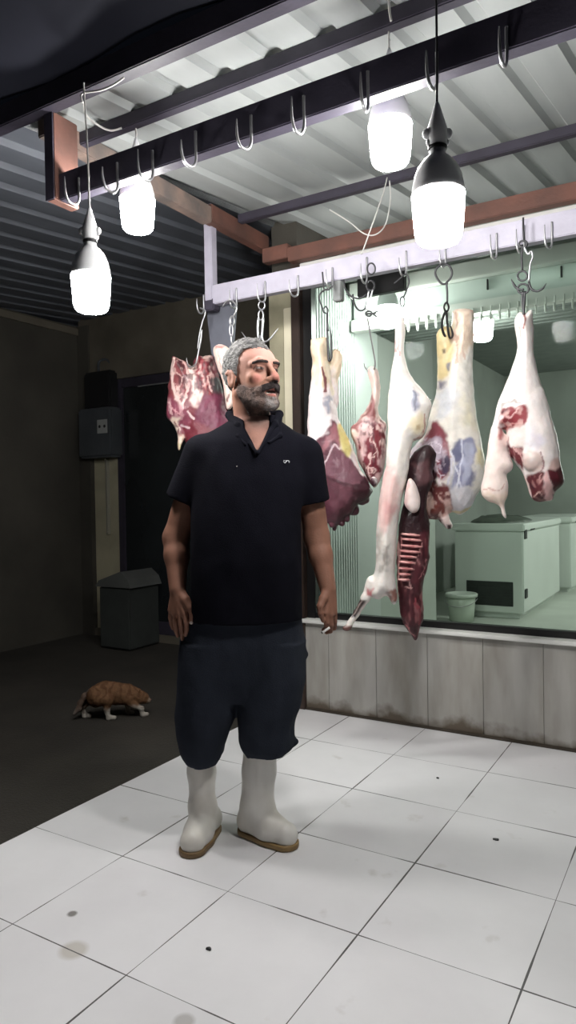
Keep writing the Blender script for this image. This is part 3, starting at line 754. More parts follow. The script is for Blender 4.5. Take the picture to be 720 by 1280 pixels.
# ---- white fascia with small hooks inside the shop
fa = thing('hook_rack', (-1.6, 4.05, 2.25), 'white rack with a row of small hooks inside the shop', 'rack')
MB().box(-1.96, 0.6, 4.08, 4.16, 2.262, 2.335, 0.004).build('lower_board', M['white_metal'], fa)
MB().box(-1.96, 0.6, 4.12, 4.18, 2.335, 2.47, 0.004).build('panel', mat('pale_grey_board', (206, 214, 210), 0.5, vary=0.1, scale=4, stretch=(0.4, 1, 4)), fa)
MB().box(-1.96, 0.6, 4.06, 4.16, 2.47, 2.56, 0.004).build('upper_board', M['white_metal'], fa)
for i in range(20):
    u = 511 + i * 11.4; x = at(u, 410 - 0.16 * (u - 510), 1, 4.07)[0]
    j_hook(fa, x, 4.08, 2.262, 0.03, 0.055, 0.025, -0.02, 0.0045, M['white_metal'], 0.0)
for u, v in ((610, 356), (702, 340)):
    x, _, z = at(u, v, 1, 4.12); MB().box(x - 0.004, x + 0.004, 4.105, 4.125, z - 0.03, z + 0.03, 0.001).build('slot', M['black_frame'], fa)

# ---- chest freezers and bucket inside the shop
M['freezer'] = mat('white_enamel', (222, 228, 222), 0.35, vary=0.08, scale=2)
M['vent'] = mat('dark_vent_grille', (48, 52, 50), 0.6, vary=0.3, scale=30)
def freezer(label, x0, x1, y0, y1, zt, vent):
    r = thing('chest_freezer', ((x0 + x1) / 2, (y0 + y1) / 2, 0), label, 'freezer')
    b = MB().box(x0, x1, y0 + 0.012, y1, 0.05, zt - 0.07, 0.012)
    b.box(x0 + 0.05, x1 - 0.05, y0 + 0.06, y1 - 0.05, 0.0, 0.05)
    b.build('body', M['freezer'], r)
    MB().box(x0 - 0.02, x1 + 0.02, y0 - 0.02, y1 + 0.02, zt - 0.07, zt, 0.012).build('lid', M['freezer'], r)
    MB().box(x1 - 0.004, x1 + 0.012, y0 + 0.3, y0 + 0.5, zt - 0.075, zt - 0.03, 0.004).build('handle', M['vent'], r)
    if vent:
        g = MB().box(x0 + 0.12, x1 - 0.10, y0 + 0.004, y0 + 0.02, 0.12, 0.36, 0.002); g.build('vent', M['vent'], r)
        s = MB()
        for i in range(7): s.box(x0 + 0.13, x1 - 0.11, y0 - 0.001, y0 + 0.006, 0.14 + i * 0.03, 0.146 + i * 0.03)
        s.build('louvre', M['vent'], r)
        for z in (0.2, 0.78): MB().box(x1 - 0.002, x1 + 0.012, y0 + 0.05, y0 + 0.14, z, z + 0.09, 0.003).build('corner_plate', M['vent'], r)
    return r
freezer('white chest freezer with dark vent, nearer of two inside the shop', -2.24, -1.56, 7.0, 8.9, 0.93, True)
freezer('white chest freezer partly seen at the right edge, behind the other', -2.16, -1.48, 9.2, 11.0, 0.93, False)
sv = []; sf = []; nx, ny = 30, 30
sh = Field((-2.26, 7.05, 0.90), (-1.55, 8.3, 1.06), 0.015)
sh.loft([(0.925, -1.92, 7.65, 0.28, 0.52), (0.96, -1.92, 7.65, 0.26, 0.48), (0.99, -1.95, 7.7, 0.16, 0.30)], 0.01, 2.5); sh.noise(0.022, (9, 9, 9), 4, 3)
v, f = sh.mesh(); v[:, 2] = np.maximum(v[:, 2], 0.932)
tag(link('plastic_sheet', v, f, mat('grey_green_plastic', (92, 100, 90), 0.5, vary=0.5, scale=9), None, True, origin=(-1.92, 7.65, 0.932)), 'crumpled dark plastic sheet on top of the nearer freezer', 'sheet')
bk = at(577, 776, 2, 0)
br = thing('bucket', bk, 'pale plastic bucket on the shop floor before the freezer', 'bucket')
MB().lathe([(0.105, 0.0), (0.115, 0.005), (0.135, 0.26), (0.128, 0.262), (0.108, 0.02), (0.02, 0.016)], bk, 28).build('body', mat('pale_bucket_plastic', (206, 216, 202), 0.45, vary=0.1), br, True)
MB().lathe([(0.134, 0.235), (0.152, 0.238), (0.155, 0.262), (0.148, 0.270), (0.130, 0.270), (0.128, 0.262)], bk, 28).build('rim', mat('pale_bucket_rim', (214, 222, 212), 0.4, vary=0.08), br, True)
MB().tube([bk + np.array([math.cos(a) * 0.157, math.sin(a) * 0.157 - 0.0, 0.225 - 0.09 * math.sin(a - math.pi) ** 2 * 0]) * np.array([1, 1, 1]) + np.array([0, 0, -0.07 * math.sin(a - math.pi)]) for a in np.linspace(math.pi, 2 * math.pi, 9)], 0.004, 6, 3).build('handle', M['steel'], br, True)

# ---- meter box on the neighbour's wall
m0 = at(108, 514, 1, YF); m1 = at(146, 572, 1, YF)
mt = thing('meter_box', ((m0[0] + m1[0]) / 2, YF, m1[2]), 'dark grey electricity meter box on the dim wall at left', 'meter box')
M['meter'] = mat('grey_meter_plastic', (72, 76, 80), 0.5, vary=0.2)
MB().box(m0[0] + 0.02, m1[0] + 0.06, YF - 0.13, YF + 0.03, m1[2], m0[2], 0.02).build('body', M['meter'], mt)
MB().box(m0[0] + 0.06, m1[0] + 0.02, YF - 0.09, YF + 0.03, m0[2] - 0.01, m0[2] + 0.33, 0.02).build('upper_box', M['black_rubber'], mt)
lx = at(128, 533, 1, YF - 0.13)
MB().box(lx[0] - 0.06, lx[0] + 0.06, YF - 0.136, YF - 0.128, lx[2] - 0.06, lx[2] + 0.06, 0.002).build('dial_plate', mat('pale_dial_plate', (170, 172, 170), 0.5, vary=0.2), mt)
for q in (-1, 1): MB().ball((lx[0] + q * 0.03, YF - 0.136, lx[2]), (0.014, 0.004, 0.014)).build('dial', M['black_rubber'], mt, True)
MB().tube([(lx[0] - 0.1, YF - 0.06, m0[2] + 0.3), (lx[0] - 0.13, YF - 0.03, m0[2] + 0.42), (lx[0] - 0.06, YF, m0[2] + 0.44), (lx[0], YF + 0.02, m0[2] + 0.36)], 0.012, 8).build('conduit', M['meter'], mt, True)
# grey crate behind the door glass line, low
c0 = at(145, 722, 1, YF - 0.22)
cr = thing('storage_crate', (c0[0] + 0.25, YF - 0.25, 0.0), 'dim grey crate with a folded lid by the dark glass door', 'crate')
MB().box(c0[0], c0[0] + 0.34, YF - 0.42, YF - 0.06, 0.0, c0[2] - 0.05, 0.012).build('body', mat('dim_grey_crate', (50, 54, 52), 0.8, vary=0.2), cr)
MB().prism([(c0[0] - 0.02, YF - 0.44, c0[2] - 0.05), (c0[0] + 0.37, YF - 0.44, c0[2] - 0.05), (c0[0] + 0.34, YF - 0.44, c0[2] + 0.02), (c0[0] + 0.26, YF - 0.44, c0[2] + 0.08), (c0[0] + 0.02, YF - 0.44, c0[2])], (0, 0, 0), (0, 0.38, 0)).build('lid', mat('pale_crate_lid', (84, 86, 84), 0.8, vary=0.2), cr)
# dark lamp housing at the left edge
l0 = at(0, 226, 1, 2.6); fl = thing('floodlight', (l0[0] - 0.06, 2.6, l0[2]), 'small dark unlit fitting under the roof at the left edge', 'light fitting')
MB().box(l0[0] - 0.2, at(14, 226, 1, 2.6)[0], 2.58, 2.72, l0[2] - 0.03, l0[2] + 0.012, 0.004).build('casing', M['bar_dark'], fl)
MB().box(l0[0] - 0.19, at(14, 226, 1, 2.6)[0] - 0.01, 2.59, 2.71, l0[2] - 0.042, l0[2] - 0.028, 0.003).build('lens', M['white_plastic'], fl)
MB().tube([(l0[0] - 0.05, 2.65, l0[2] + 0.01), (l0[0] - 0.02, 2.66, l0[2] + 0.10), (l0[0] + 0.08, 2.66, roof_z(2.66) + 0.004)], 0.008, 6).build('bracket', M['rust_grey'], fl, True)

# ---- bits on the floor
for u, v, s, lab in ((620, 1050, 0.011, 'small dark scrap on the white tiles at right, below the wall'), (261, 1187, 0.009, 'small dark scrap on the tiles below the white boots'), (547, 973, 0.007, 'tiny dark crumb on the tiles nearest the low wall')):
    p = at(u, v, 2, 0); fd = Field(p - [0.03, 0.03, 0.01], p + [0.03, 0.03, 0.02], 0.0015)
    fd.ell(p + [0, 0, 0.002], (s, s * 0.6, 0.004)); fd.noise(0.003, (140, 140, 140), int(u)); vv, ff = fd.mesh()
    vv[:, 2] = np.maximum(vv[:, 2], 0.0005)
    tag(link('floor_scrap', vv, ff, M['black_rubber'], None, True, origin=p), lab, 'scrap')

# ================================================================== THE MEAT
M['meat'] = painted('raw_meat', rough=0.42, spec=0.45, vary=0.22, scale=26, bump=0.35, bscale=70, sss=0.12)
M['fat'] = painted('white_fat', rough=0.45, spec=0.4, vary=0.2, scale=22, bump=0.4, bscale=50, sss=0.15)
def S(pts, x0, y0, s): return [(x0 + a / s, y0 + b / s) for a, b in pts]
def meat(name, label, cat, hook, Y, parts, group=None):
    o = at(hook[0], hook[1], 1, Y); fr = Frame(o); root = thing(name, o, label, cat, group)
    for p in parts:
        polys = [(fr.poly(q[0], 0, q[3] if len(q) > 3 else 3), q[1], q[2]) for q in p['polys']]
        A = np.vstack([q[0] for q in polys] + [[fr.uv(*e)[[0, 2]] for e in p.get('ext', [])]][:1] if p.get('ext') else [q[0] for q in polys]); v0 = [q[2] for q in polys]
        T = p.get('T', 0.13)
        fd = Field((A[:, 0].min() - 0.02, min(v0) - T, A[:, 1].min() - 0.02), (A[:, 0].max() + 0.02, max(v0) + T, A[:, 1].max() + 0.02), p.get('h', 0.005))
        for q, R, v in polys: fd.poly(q, R, v, p.get('k', 0.012), p.get('blur', 2))
        if 'fn' in p: p['fn'](fd, fr)
        for amp, fq, sd in p.get('noise', [(0.006, 14, 1), (0.003, 45, 2)]): fd.noise(amp, (fq, fq, fq * 0.7), sd, 2)
        V, F = fd.mesh()
        col = paint(fr.px(V), V, p['base'], p['layers'], p.get('seed', 3))
        link(p['name'], fr.w(V), F, p.get('m', M['meat']), root, True, col)
    return root, fr

# beef leg beside the man's arm: two tendons above, dark muscle below
q = lambda *a: S(a, 370, 380, 4.235)
def fringe(fd, fr):
    R_ = random.Random(8)
    for u, v_ in ((462, 612), (458, 622), (452, 628), (446, 638), (441, 643), (434, 648), (428, 654), (420, 656), (415, 655), (466, 603)):
        fd.ell(fr.uv(u + R_.uniform(-2, 2), v_ + R_.uniform(-2, 2), R_.uniform(-0.03, 0.03)), (R_.uniform(0.012, 0.022), 0.018, R_.uniform(0.014, 0.026)), 0.008)
meat('meat_joint', 'beef leg with dark purple muscle, hanging beside the man in black', 'meat', (413, 440), 2.97, [dict(
    name='haunch', fn=fringe, ext=[(470, 665), (380, 640)], polys=[
        (q((72, 200), (90, 182), (150, 180), (172, 200), (175, 330), (210, 560), (240, 640), (300, 745), (345, 880), (400, 975), (385, 1030), (330, 1062), (300, 1110), (245, 1160), (200, 1178), (140, 1130), (95, 1000), (68, 850), (58, 690), (70, 500), (88, 340)), 0.052, 0.0),
        (q((178, 262), (200, 232), (232, 250), (246, 300), (226, 400), (222, 520), (200, 560), (160, 420), (168, 320)), 0.024, -0.03)],
    base=(226, 212, 212), layers=[
        ('p', q((60, 150), (260, 150), (250, 420), (215, 430), (190, 330), (170, 440), (90, 420)), (228, 204, 172), 4, 2),
        ('l', q((140, 350), (150, 400), (152, 470)), (128, 70, 74), 2.0, 1), ('l', q((165, 320), (190, 480)), (236, 222, 196), 3.0, 1),
        ('n', q((110, 470), (210, 470), (220, 640), (100, 640)), (18, 30, 10), 2, (170, 160, 178)) if False else ('p', q((150, 500), (185, 510), (185, 600), (165, 600)), (150, 150, 166), 3, 3),
        ('p', q((205, 622), (150, 690), (95, 760), (60, 900), (60, 1250), (450, 1250), (420, 960), (335, 890), (255, 790), (230, 700)), (98, 48, 62), 2.0, 2),
        ('p', q((205, 640), (160, 700), (150, 800), (200, 740), (240, 780), (230, 690)), (150, 86, 96), 2, 2),
        ('p', q((155, 850), (210, 755), (270, 800), (335, 905), (355, 960), (260, 945), (165, 915)), (120, 72, 86), 1.5, 1),
        ('l', q((150, 910), (152, 850), (205, 755), (235, 770)), (204, 176, 182), 1.3, 1),
        ('l', q((170, 920), (260, 955), (350, 975)), (70, 28, 40), 2.5, 1, 0.8), ('n', q((130, 950), (420, 960), (300, 1160), (130, 1130)), (132, 78, 92), (26, 26, 14), 2, 0.5),
        ('p', q((222, 640), (262, 650), (300, 740), (290, 800), (262, 800), (235, 740)), (214, 196, 112), 2.5, 1),
        ('l', q((285, 730), (330, 850), (355, 900)), (236, 226, 214), 1.6, 1),
        ('p', q((320, 970), (420, 950), (400, 1040), (310, 1120), (220, 1200), (180, 1170), (250, 1090)), (62, 26, 36), 3, 5, 0.9)],
    noise=[(0.007, 12, 5), (0.006, 34, 6)])])

# small shoulder behind, between the two
meat('beef_shoulder', 'small red shoulder cut hanging between beef leg and long lamb carcass', 'meat', (466, 466), 3.10, [dict(
    name='cut', polys=[(q((378, 345), (410, 330), (436, 358), (442, 440), (445, 590), (480, 650), (474, 800), (445, 925), (412, 972), (365, 905), (338, 850), (308, 735), (288, 665), (340, 606), (380, 530), (398, 450)), 0.036, 0.0)],
    base=(228, 198, 188), layers=[
        ('p', q((400, 470), (420, 600), (395, 640), (370, 600), (340, 620), (390, 530)), (140, 74, 74), 2, 1),
        ('p', q((285, 660), (340, 620), (355, 640), (320, 690)), (150, 84, 84), 2, 2),
        ('p', q((330, 640), (400, 620), (470, 640), (490, 800), (450, 950), (400, 990), (340, 900), (320, 760)), (206, 164, 164), 3, 3),
        ('p', q((345, 790), (400, 720), (440, 850), (420, 930), (370, 910)), (122, 34, 48), 3, 4),
        ('p', q((400, 640), (440, 620), (470, 660), (462, 820), (430, 800), (410, 740)), (132, 40, 52), 3, 4),
        ('n', q((345, 640), (470, 630), (480, 820), (430, 950), (345, 860)), (224, 184, 178), (55, 55, 30), 2, 0.9), ('n', q((335, 620), (470, 620), (480, 840), (420, 960), (335, 860)), (84, 24, 36), (70, 70, 34), 2, 0.7), ('l', q((395, 640), (410, 760), (395, 860), (420, 940)), (222, 184, 178), 1.3, 5)],
    noise=[(0.008, 18, 9), (0.004, 50, 7)])])

# long lamb carcass: hind leg, flank and foreleg, open rib cage on the right
q = lambda *a: S(a, 470, 420, 5.333)
r = lambda *a: S(a, 420, 580, 4.5)
body = [(496, 398), (502, 396), (506, 412), (506, 442)] + q((226, 258), (322, 378), (368, 450), (352, 520), (332, 620), (300, 684), (252, 702), (236, 760), (216, 860), (200, 960), (166, 1100)) + \
       r((348, 370), (342, 470), (332, 600), (342, 715), (346, 770), (320, 792), (286, 742), (248, 762), (218, 760), (190, 745), (185, 690), (215, 600), (222, 480), (224, 370), (240, 200), (264, 50)) + q((66, 860), (76, 700), (76, 620), (70, 520), (94, 300), (122, 110))
def foreleg(fd, fr):
    P = [fr.uv(u, v) for u, v in ((466, 728), (457, 747), (446, 766), (436, 782))]
    fd.chain(P, [0.034, 0.024, 0.014, 0.015], 0.012); e = fr.uv(433.5, 785); fd.ell(e, (0.018, 0.016, 0.012), 0.006)
ribs = []
for a, b in (((372, 392), (470, 402)), ((374, 420), (478, 430)), ((366, 455), (484, 466)), ((362, 486), (474, 496)), ((358, 516), (452, 524)), ((356, 547), (444, 556)), ((354, 584), (434, 590)), ((352, 616), (420, 620)), ((352, 646), (414, 650))):
    ribs.append(('l', r(a, ((a[0] + b[0]) / 2, (a[1] + b[1]) / 2 - 5), b), (216, 158, 154), 1.15, 0.4))
carc, cf = meat('lamb_carcass', 'long pale lamb carcass with open rib cage and foreleg hanging down', 'meat', (499, 402), 2.90, [
    dict(name='side', m=M['fat'], polys=[(body, 0.046, 0.0)], fn=foreleg, ext=[(426, 795), (440, 740)], base=(234, 226, 218), T=0.15, layers=[
        ('l', q((160, 20), (140, 90), (150, 150)), (196, 140, 136), 1.4, 1), ('l', q((130, 30), (128, 120)), (206, 160, 154), 1.0, 1),
        ('p', q((235, 380), (262, 375), (285, 470), (245, 520), (225, 480)), (146, 146, 166), 3.5, 3), ('l', q((248, 380), (262, 420), (250, 500)), (112, 112, 130), 1.5, 2),
        ('p', q((150, 400), (240, 380), (230, 520), (160, 520)), (204, 208, 224), 8, 3, 0.6),
        ('p', q((250, 560), (335, 520), (330, 640), (285, 660), (240, 620)), (228, 208, 160), 6, 3, 0.8), ('p', q((275, 595), (305, 595), (300, 630), (275, 630)), (186, 160, 120), 2.5, 2),
        ('l', q((335, 520), (325, 620), (300, 680), (255, 700)), (196, 150, 136), 1.5, 1.5),
        ('p', r((250, 70), (318, 10), (338, 130), (318, 290), (284, 372), (232, 372), (236, 250)), (214, 140, 138), 8, 3, 0.75), ('p', r((262, 200), (322, 190), (300, 340), (245, 340)), (222, 160, 156), 6, 3, 0.6), ('n', r((230, 60), (335, 60), (330, 370), (225, 370)), (232, 200, 192), (22, 22, 7), 2, 0.5),
        ('p', r((222, 375), (262, 380), (250, 520), (222, 560)), (170, 160, 150), 4, 3, 0.7), ('p', r((262, 450), (296, 450), (286, 600), (262, 600)), (126, 116, 108), 4, 3, 0.8),
        ('p', r((290, 700), (340, 690), (345, 760), (310, 760)), (156, 104, 92), 3, 3), ('p', r((170, 690), (215, 690), (205, 740), (175, 730)), (206, 120, 122), 2.5, 2),
        ('p', r((135, 752), (176, 768), (110, 862), (82, 845)), (70, 56, 54), 1.5, 1), ('l', r((150, 770), (90, 860)), (150, 132, 126), 0.9, 1),
        ('p', r((30, 905), (100, 905), (95, 960), (30, 960)), (120, 76, 70), 2, 1)], noise=[(0.005, 11, 3), (0.0025, 40, 4)]),
    dict(name='rib_cage', polys=[(r((402, 40), (440, -70), (510, -110), (560, -60), (545, 40), (540, 110), (514, 180), (514, 280), (530, 380), (526, 560), (504, 640), (486, 760), (490, 800), (492, 895), (470, 940), (448, 1000), (425, 960), (398, 935), (366, 880), (350, 790), (342, 700), (338, 560), (350, 400), (360, 300), (385, 180)), 0.030, -0.035)],
         base=(84, 32, 40), T=0.12, layers=[
        ('p', r((330, -150), (600, -150), (560, 250), (520, 380), (340, 370)), (46, 20, 26), 5, 2),
        ('p', r((430, -10), (520, -20), (545, 90), (470, 110)), (92, 56, 60), 4, 2),
        ('p', r((440, 420), (520, 400), (515, 560), (490, 650), (440, 670), (430, 560)), (100, 38, 48), 3, 3), ('l', r((490, 440), (470, 540), (490, 620)), (206, 140, 140), 1.0, 3), ('l', r((515, 540), (480, 600), (465, 650)), (196, 120, 124), 1.0, 2),
        ('n', r((360, 640), (520, 420), (520, 700), (470, 980), (390, 900)), (176, 104, 106), (50, 50, 20), 2, 0.6), ('n', r((340, 640), (520, 420), (520, 700), (470, 980), (390, 900)), (58, 18, 26), (45, 45, 18), 2, 0.7), ('l', r((346, 400), (352, 560), (346, 700), (352, 780)), (214, 160, 156), 1.3, 1.5), ('l', r((372, 410), (360, 500), (352, 560)), (190, 120, 120), 1.2, 1)] + ribs + [
        ('l', r((392, 690), (430, 700), (408, 640)), (206, 150, 146), 1.2, 1), ('l', r((395, 900), (420, 960), (440, 975)), (196, 110, 114), 1.6, 2), ('l', r((455, 760), (468, 900)), (150, 60, 70), 1.4, 2)], noise=[(0.007, 20, 8), (0.005, 50, 2)]),
    dict(name='kidney_fat', m=M['fat'], polys=[(r((412, 82), (442, 108), (472, 190), (464, 255), (428, 274), (390, 235), (386, 190), (396, 130)), 0.020, 0.035)], base=(224, 206, 200), T=0.07, h=0.004, layers=[
        ('p', r((385, 80), (410, 80), (405, 280), (380, 280)), (206, 170, 166), 3, 2)], noise=[(0.003, 20, 8)])])

for a, b in [(x[1][0], x[1][2]) for x in ribs]:
    pa, pb = cf.uv(*a, 0.0), cf.uv(*b, 0.0)
    w_ = max(0.02, pb[0] - pa[0]); pts = []
    for k in range(6):
        t_ = k / 5; pts.append(cf.w(pa + (pb - pa) * t_ + np.array([0, 0.012 + 0.016 * math.sin(math.pi * (0.15 + 0.8 * t_)), 0])))
    MB().tube(pts, [0.0035, 0.0052, 0.0056, 0.0056, 0.005, 0.003], 8, 2).build('rib', mat('rib_bone', (222, 170, 166), 0.45, col2=(176, 104, 104), scale=30) if 'rib_bone' not in bpy.data.materials else bpy.data.materials['rib_bone'], carc, True)

# beef shank with yellow fat and blue membrane
q = lambda *a: S(a, 500, 480, 6.0)
t = lambda *a: S(a, 500, 360, 3.273)
def shank_tail(fd, fr):
    fd.chain([fr.uv(548, 632, 0.02), fr.uv(555, 648, 0.03), fr.uv(561, 657, 0.03)], [0.03, 0.02, 0.014], 0.008)
meat('beef_shank', 'large beef shank with yellow fat above and blue-grey membrane below', 'meat', (557, 408), 3.14, [dict(
    name='shank', T=0.15, polys=[
        (t((216, 100), (240, 88), (290, 90), (302, 110), (300, 230), (300, 400)) + q((572, 250), (612, 400), (638, 620), (620, 740), (562, 850), (520, 932), (450, 978), (388, 960), (340, 1010), (250, 1020), (190, 1000), (180, 900), (200, 820), (150, 740), (70, 640), (62, 580), (78, 520), (132, 430), (190, 380), (226, 220), (262, 108)) + t((150, 400), (170, 300), (205, 230), (212, 160)), 0.055, 0.0),
        (t((150, 195), (185, 160), (215, 180), (220, 260), (205, 400), (160, 420), (152, 330)), 0.026, 0.02)],
    fn=shank_tail, ext=[(550, 668), (570, 640)], base=(234, 228, 218), layers=[
        ('p', t((210, 80), (310, 80), (305, 260), (230, 300)), (234, 208, 184), 6, 3), ('l', t((225, 110), (232, 240), (226, 330)), (214, 176, 152), 1.4, 2), ('l', t((255, 180), (262, 300)), (222, 190, 170), 1.2, 2),
        ('p', t((140, 180), (210, 150), (216, 250), (200, 350), (150, 380)), (228, 204, 142), 4, 2), ('p', t((170, 260), (182, 258), (180, 275), (170, 274)), (120, 96, 60), 1.2, 1),
        ('p', t((150, 390), (185, 385), (180, 420), (150, 425)), (134, 130, 146), 3, 3), ('p', t((190, 320), (205, 320), (195, 350), (186, 350)), (140, 136, 150), 2, 2),
        ('p', q((330, 60), (420, 100), (360, 260), (300, 280), (280, 160)), (206, 212, 230), 8, 3, 0.6), ('p', q((470, 130), (560, 200), (590, 380), (480, 300)), (238, 228, 190), 8, 3, 0.7),
        ('p', q((575, 480), (640, 480), (630, 640), (585, 620)), (232, 216, 160), 4, 2, 0.8),
        ('p', q((252, 290), (300, 315), (352, 400), (378, 560), (368, 650), (330, 720), (180, 640), (150, 470), (192, 390)), (146, 62, 76), 3, 2),
        ('p', q((110, 470), (160, 430), (300, 430), (330, 520), (270, 590), (210, 580), (100, 612), (70, 580)), (190, 176, 196), 3, 4, 0.8), ('l', q((90, 605), (140, 610), (215, 575), (250, 560), (290, 590)), (232, 216, 226), 1.1, 1.5),
        ('l', q((150, 520), (210, 470), (270, 450), (315, 480), (300, 530), (240, 520), (250, 470)), (222, 206, 222), 1.0, 1.5), ('l', q((170, 560), (230, 540), (280, 520)), (214, 196, 214), 0.9, 1.5),
        ('p', q((50, 610), (130, 620), (220, 590), (262, 640), (272, 740), (210, 860), (20, 1000)), (58, 24, 32), 2, 2), ('p', q((150, 640), (215, 620), (200, 740), (160, 720)), (92, 52, 58), 3, 2),
        ('p', q((320, 530), (372, 560), (366, 660), (330, 680), (305, 620)), (72, 58, 88), 3, 2),
        ('l', q((262, 570), (285, 650), (300, 690), (290, 760), (255, 790)), (226, 206, 214), 1.2, 2), ('l', q((240, 740), (225, 820), (260, 790), (320, 740)), (222, 200, 204), 1.0, 2), ('l', q((300, 690), (335, 690)), (214, 196, 212), 0.9, 1),
        ('p', q((462, 430), (562, 450), (558, 620), (505, 780), (440, 830), (385, 800), (388, 660), (430, 590)), (136, 138, 170), 4, 3), ('p', q((395, 500), (462, 420), (462, 540), (425, 590), (390, 560)), (108, 110, 146), 3, 2),
        ('p', q((470, 460), (550, 470), (545, 600), (470, 640)), (156, 160, 192), 5, 3, 0.8), ('l', q((470, 430), (462, 560), (440, 700), (455, 790)), (206, 208, 228), 1.3, 1), ('l', q((385, 520), (405, 600), (440, 690), (430, 780)), (214, 214, 230), 1.3, 1), ('l', q((380, 560), (385, 660), (350, 770)), (210, 206, 220), 1.6, 1),
        ('p', q((380, 800), (520, 790), (560, 850), (520, 935), (440, 980), (385, 960)), (218, 214, 220), 4, 3), ('l', q((390, 955), (450, 965), (530, 925)), (226, 208, 164), 1.8, 1),
        ('p', q((195, 780), (370, 760), (385, 960), (340, 1030), (180, 1030)), (112, 48, 48), 3, 3), ('p', q((200, 860), (255, 850), (250, 920), (215, 980), (190, 930)), (216, 176, 164), 2, 2.5), ('p', q((300, 860), (370, 850), (380, 990), (330, 1020), (320, 900)), (214, 168, 158), 2, 2.5), ('p', q((245, 900), (320, 890), (330, 960), (250, 970)), (132, 58, 50), 2, 2),
        ('n', q((110, 440), (330, 430), (370, 700), (250, 790), (150, 620)), (216, 198, 214), (60, 60, 50), 2, 0.55), ('n', q((190, 780), (380, 770), (385, 1000), (190, 1010)), (222, 184, 172), (60, 60, 50), 2, 0.8), ('n', q((470, 450), (560, 450), (550, 640), (470, 760), (400, 780)), (190, 194, 218), (36, 36, 16), 2, 0.6), ('p', q((310, 1000), (360, 980), (388, 1070), (340, 1090)), (232, 206, 200), 1.5, 1), ('p', q((350, 1055), (385, 1055), (380, 1090), (350, 1090)), (60, 26, 30), 1, 1), ('p', q((290, 1020), (318, 1020), (330, 1110), (290, 1100)), (100, 44, 50), 2, 1)],
    noise=[(0.007, 12, 15), (0.0035, 40, 16)])])

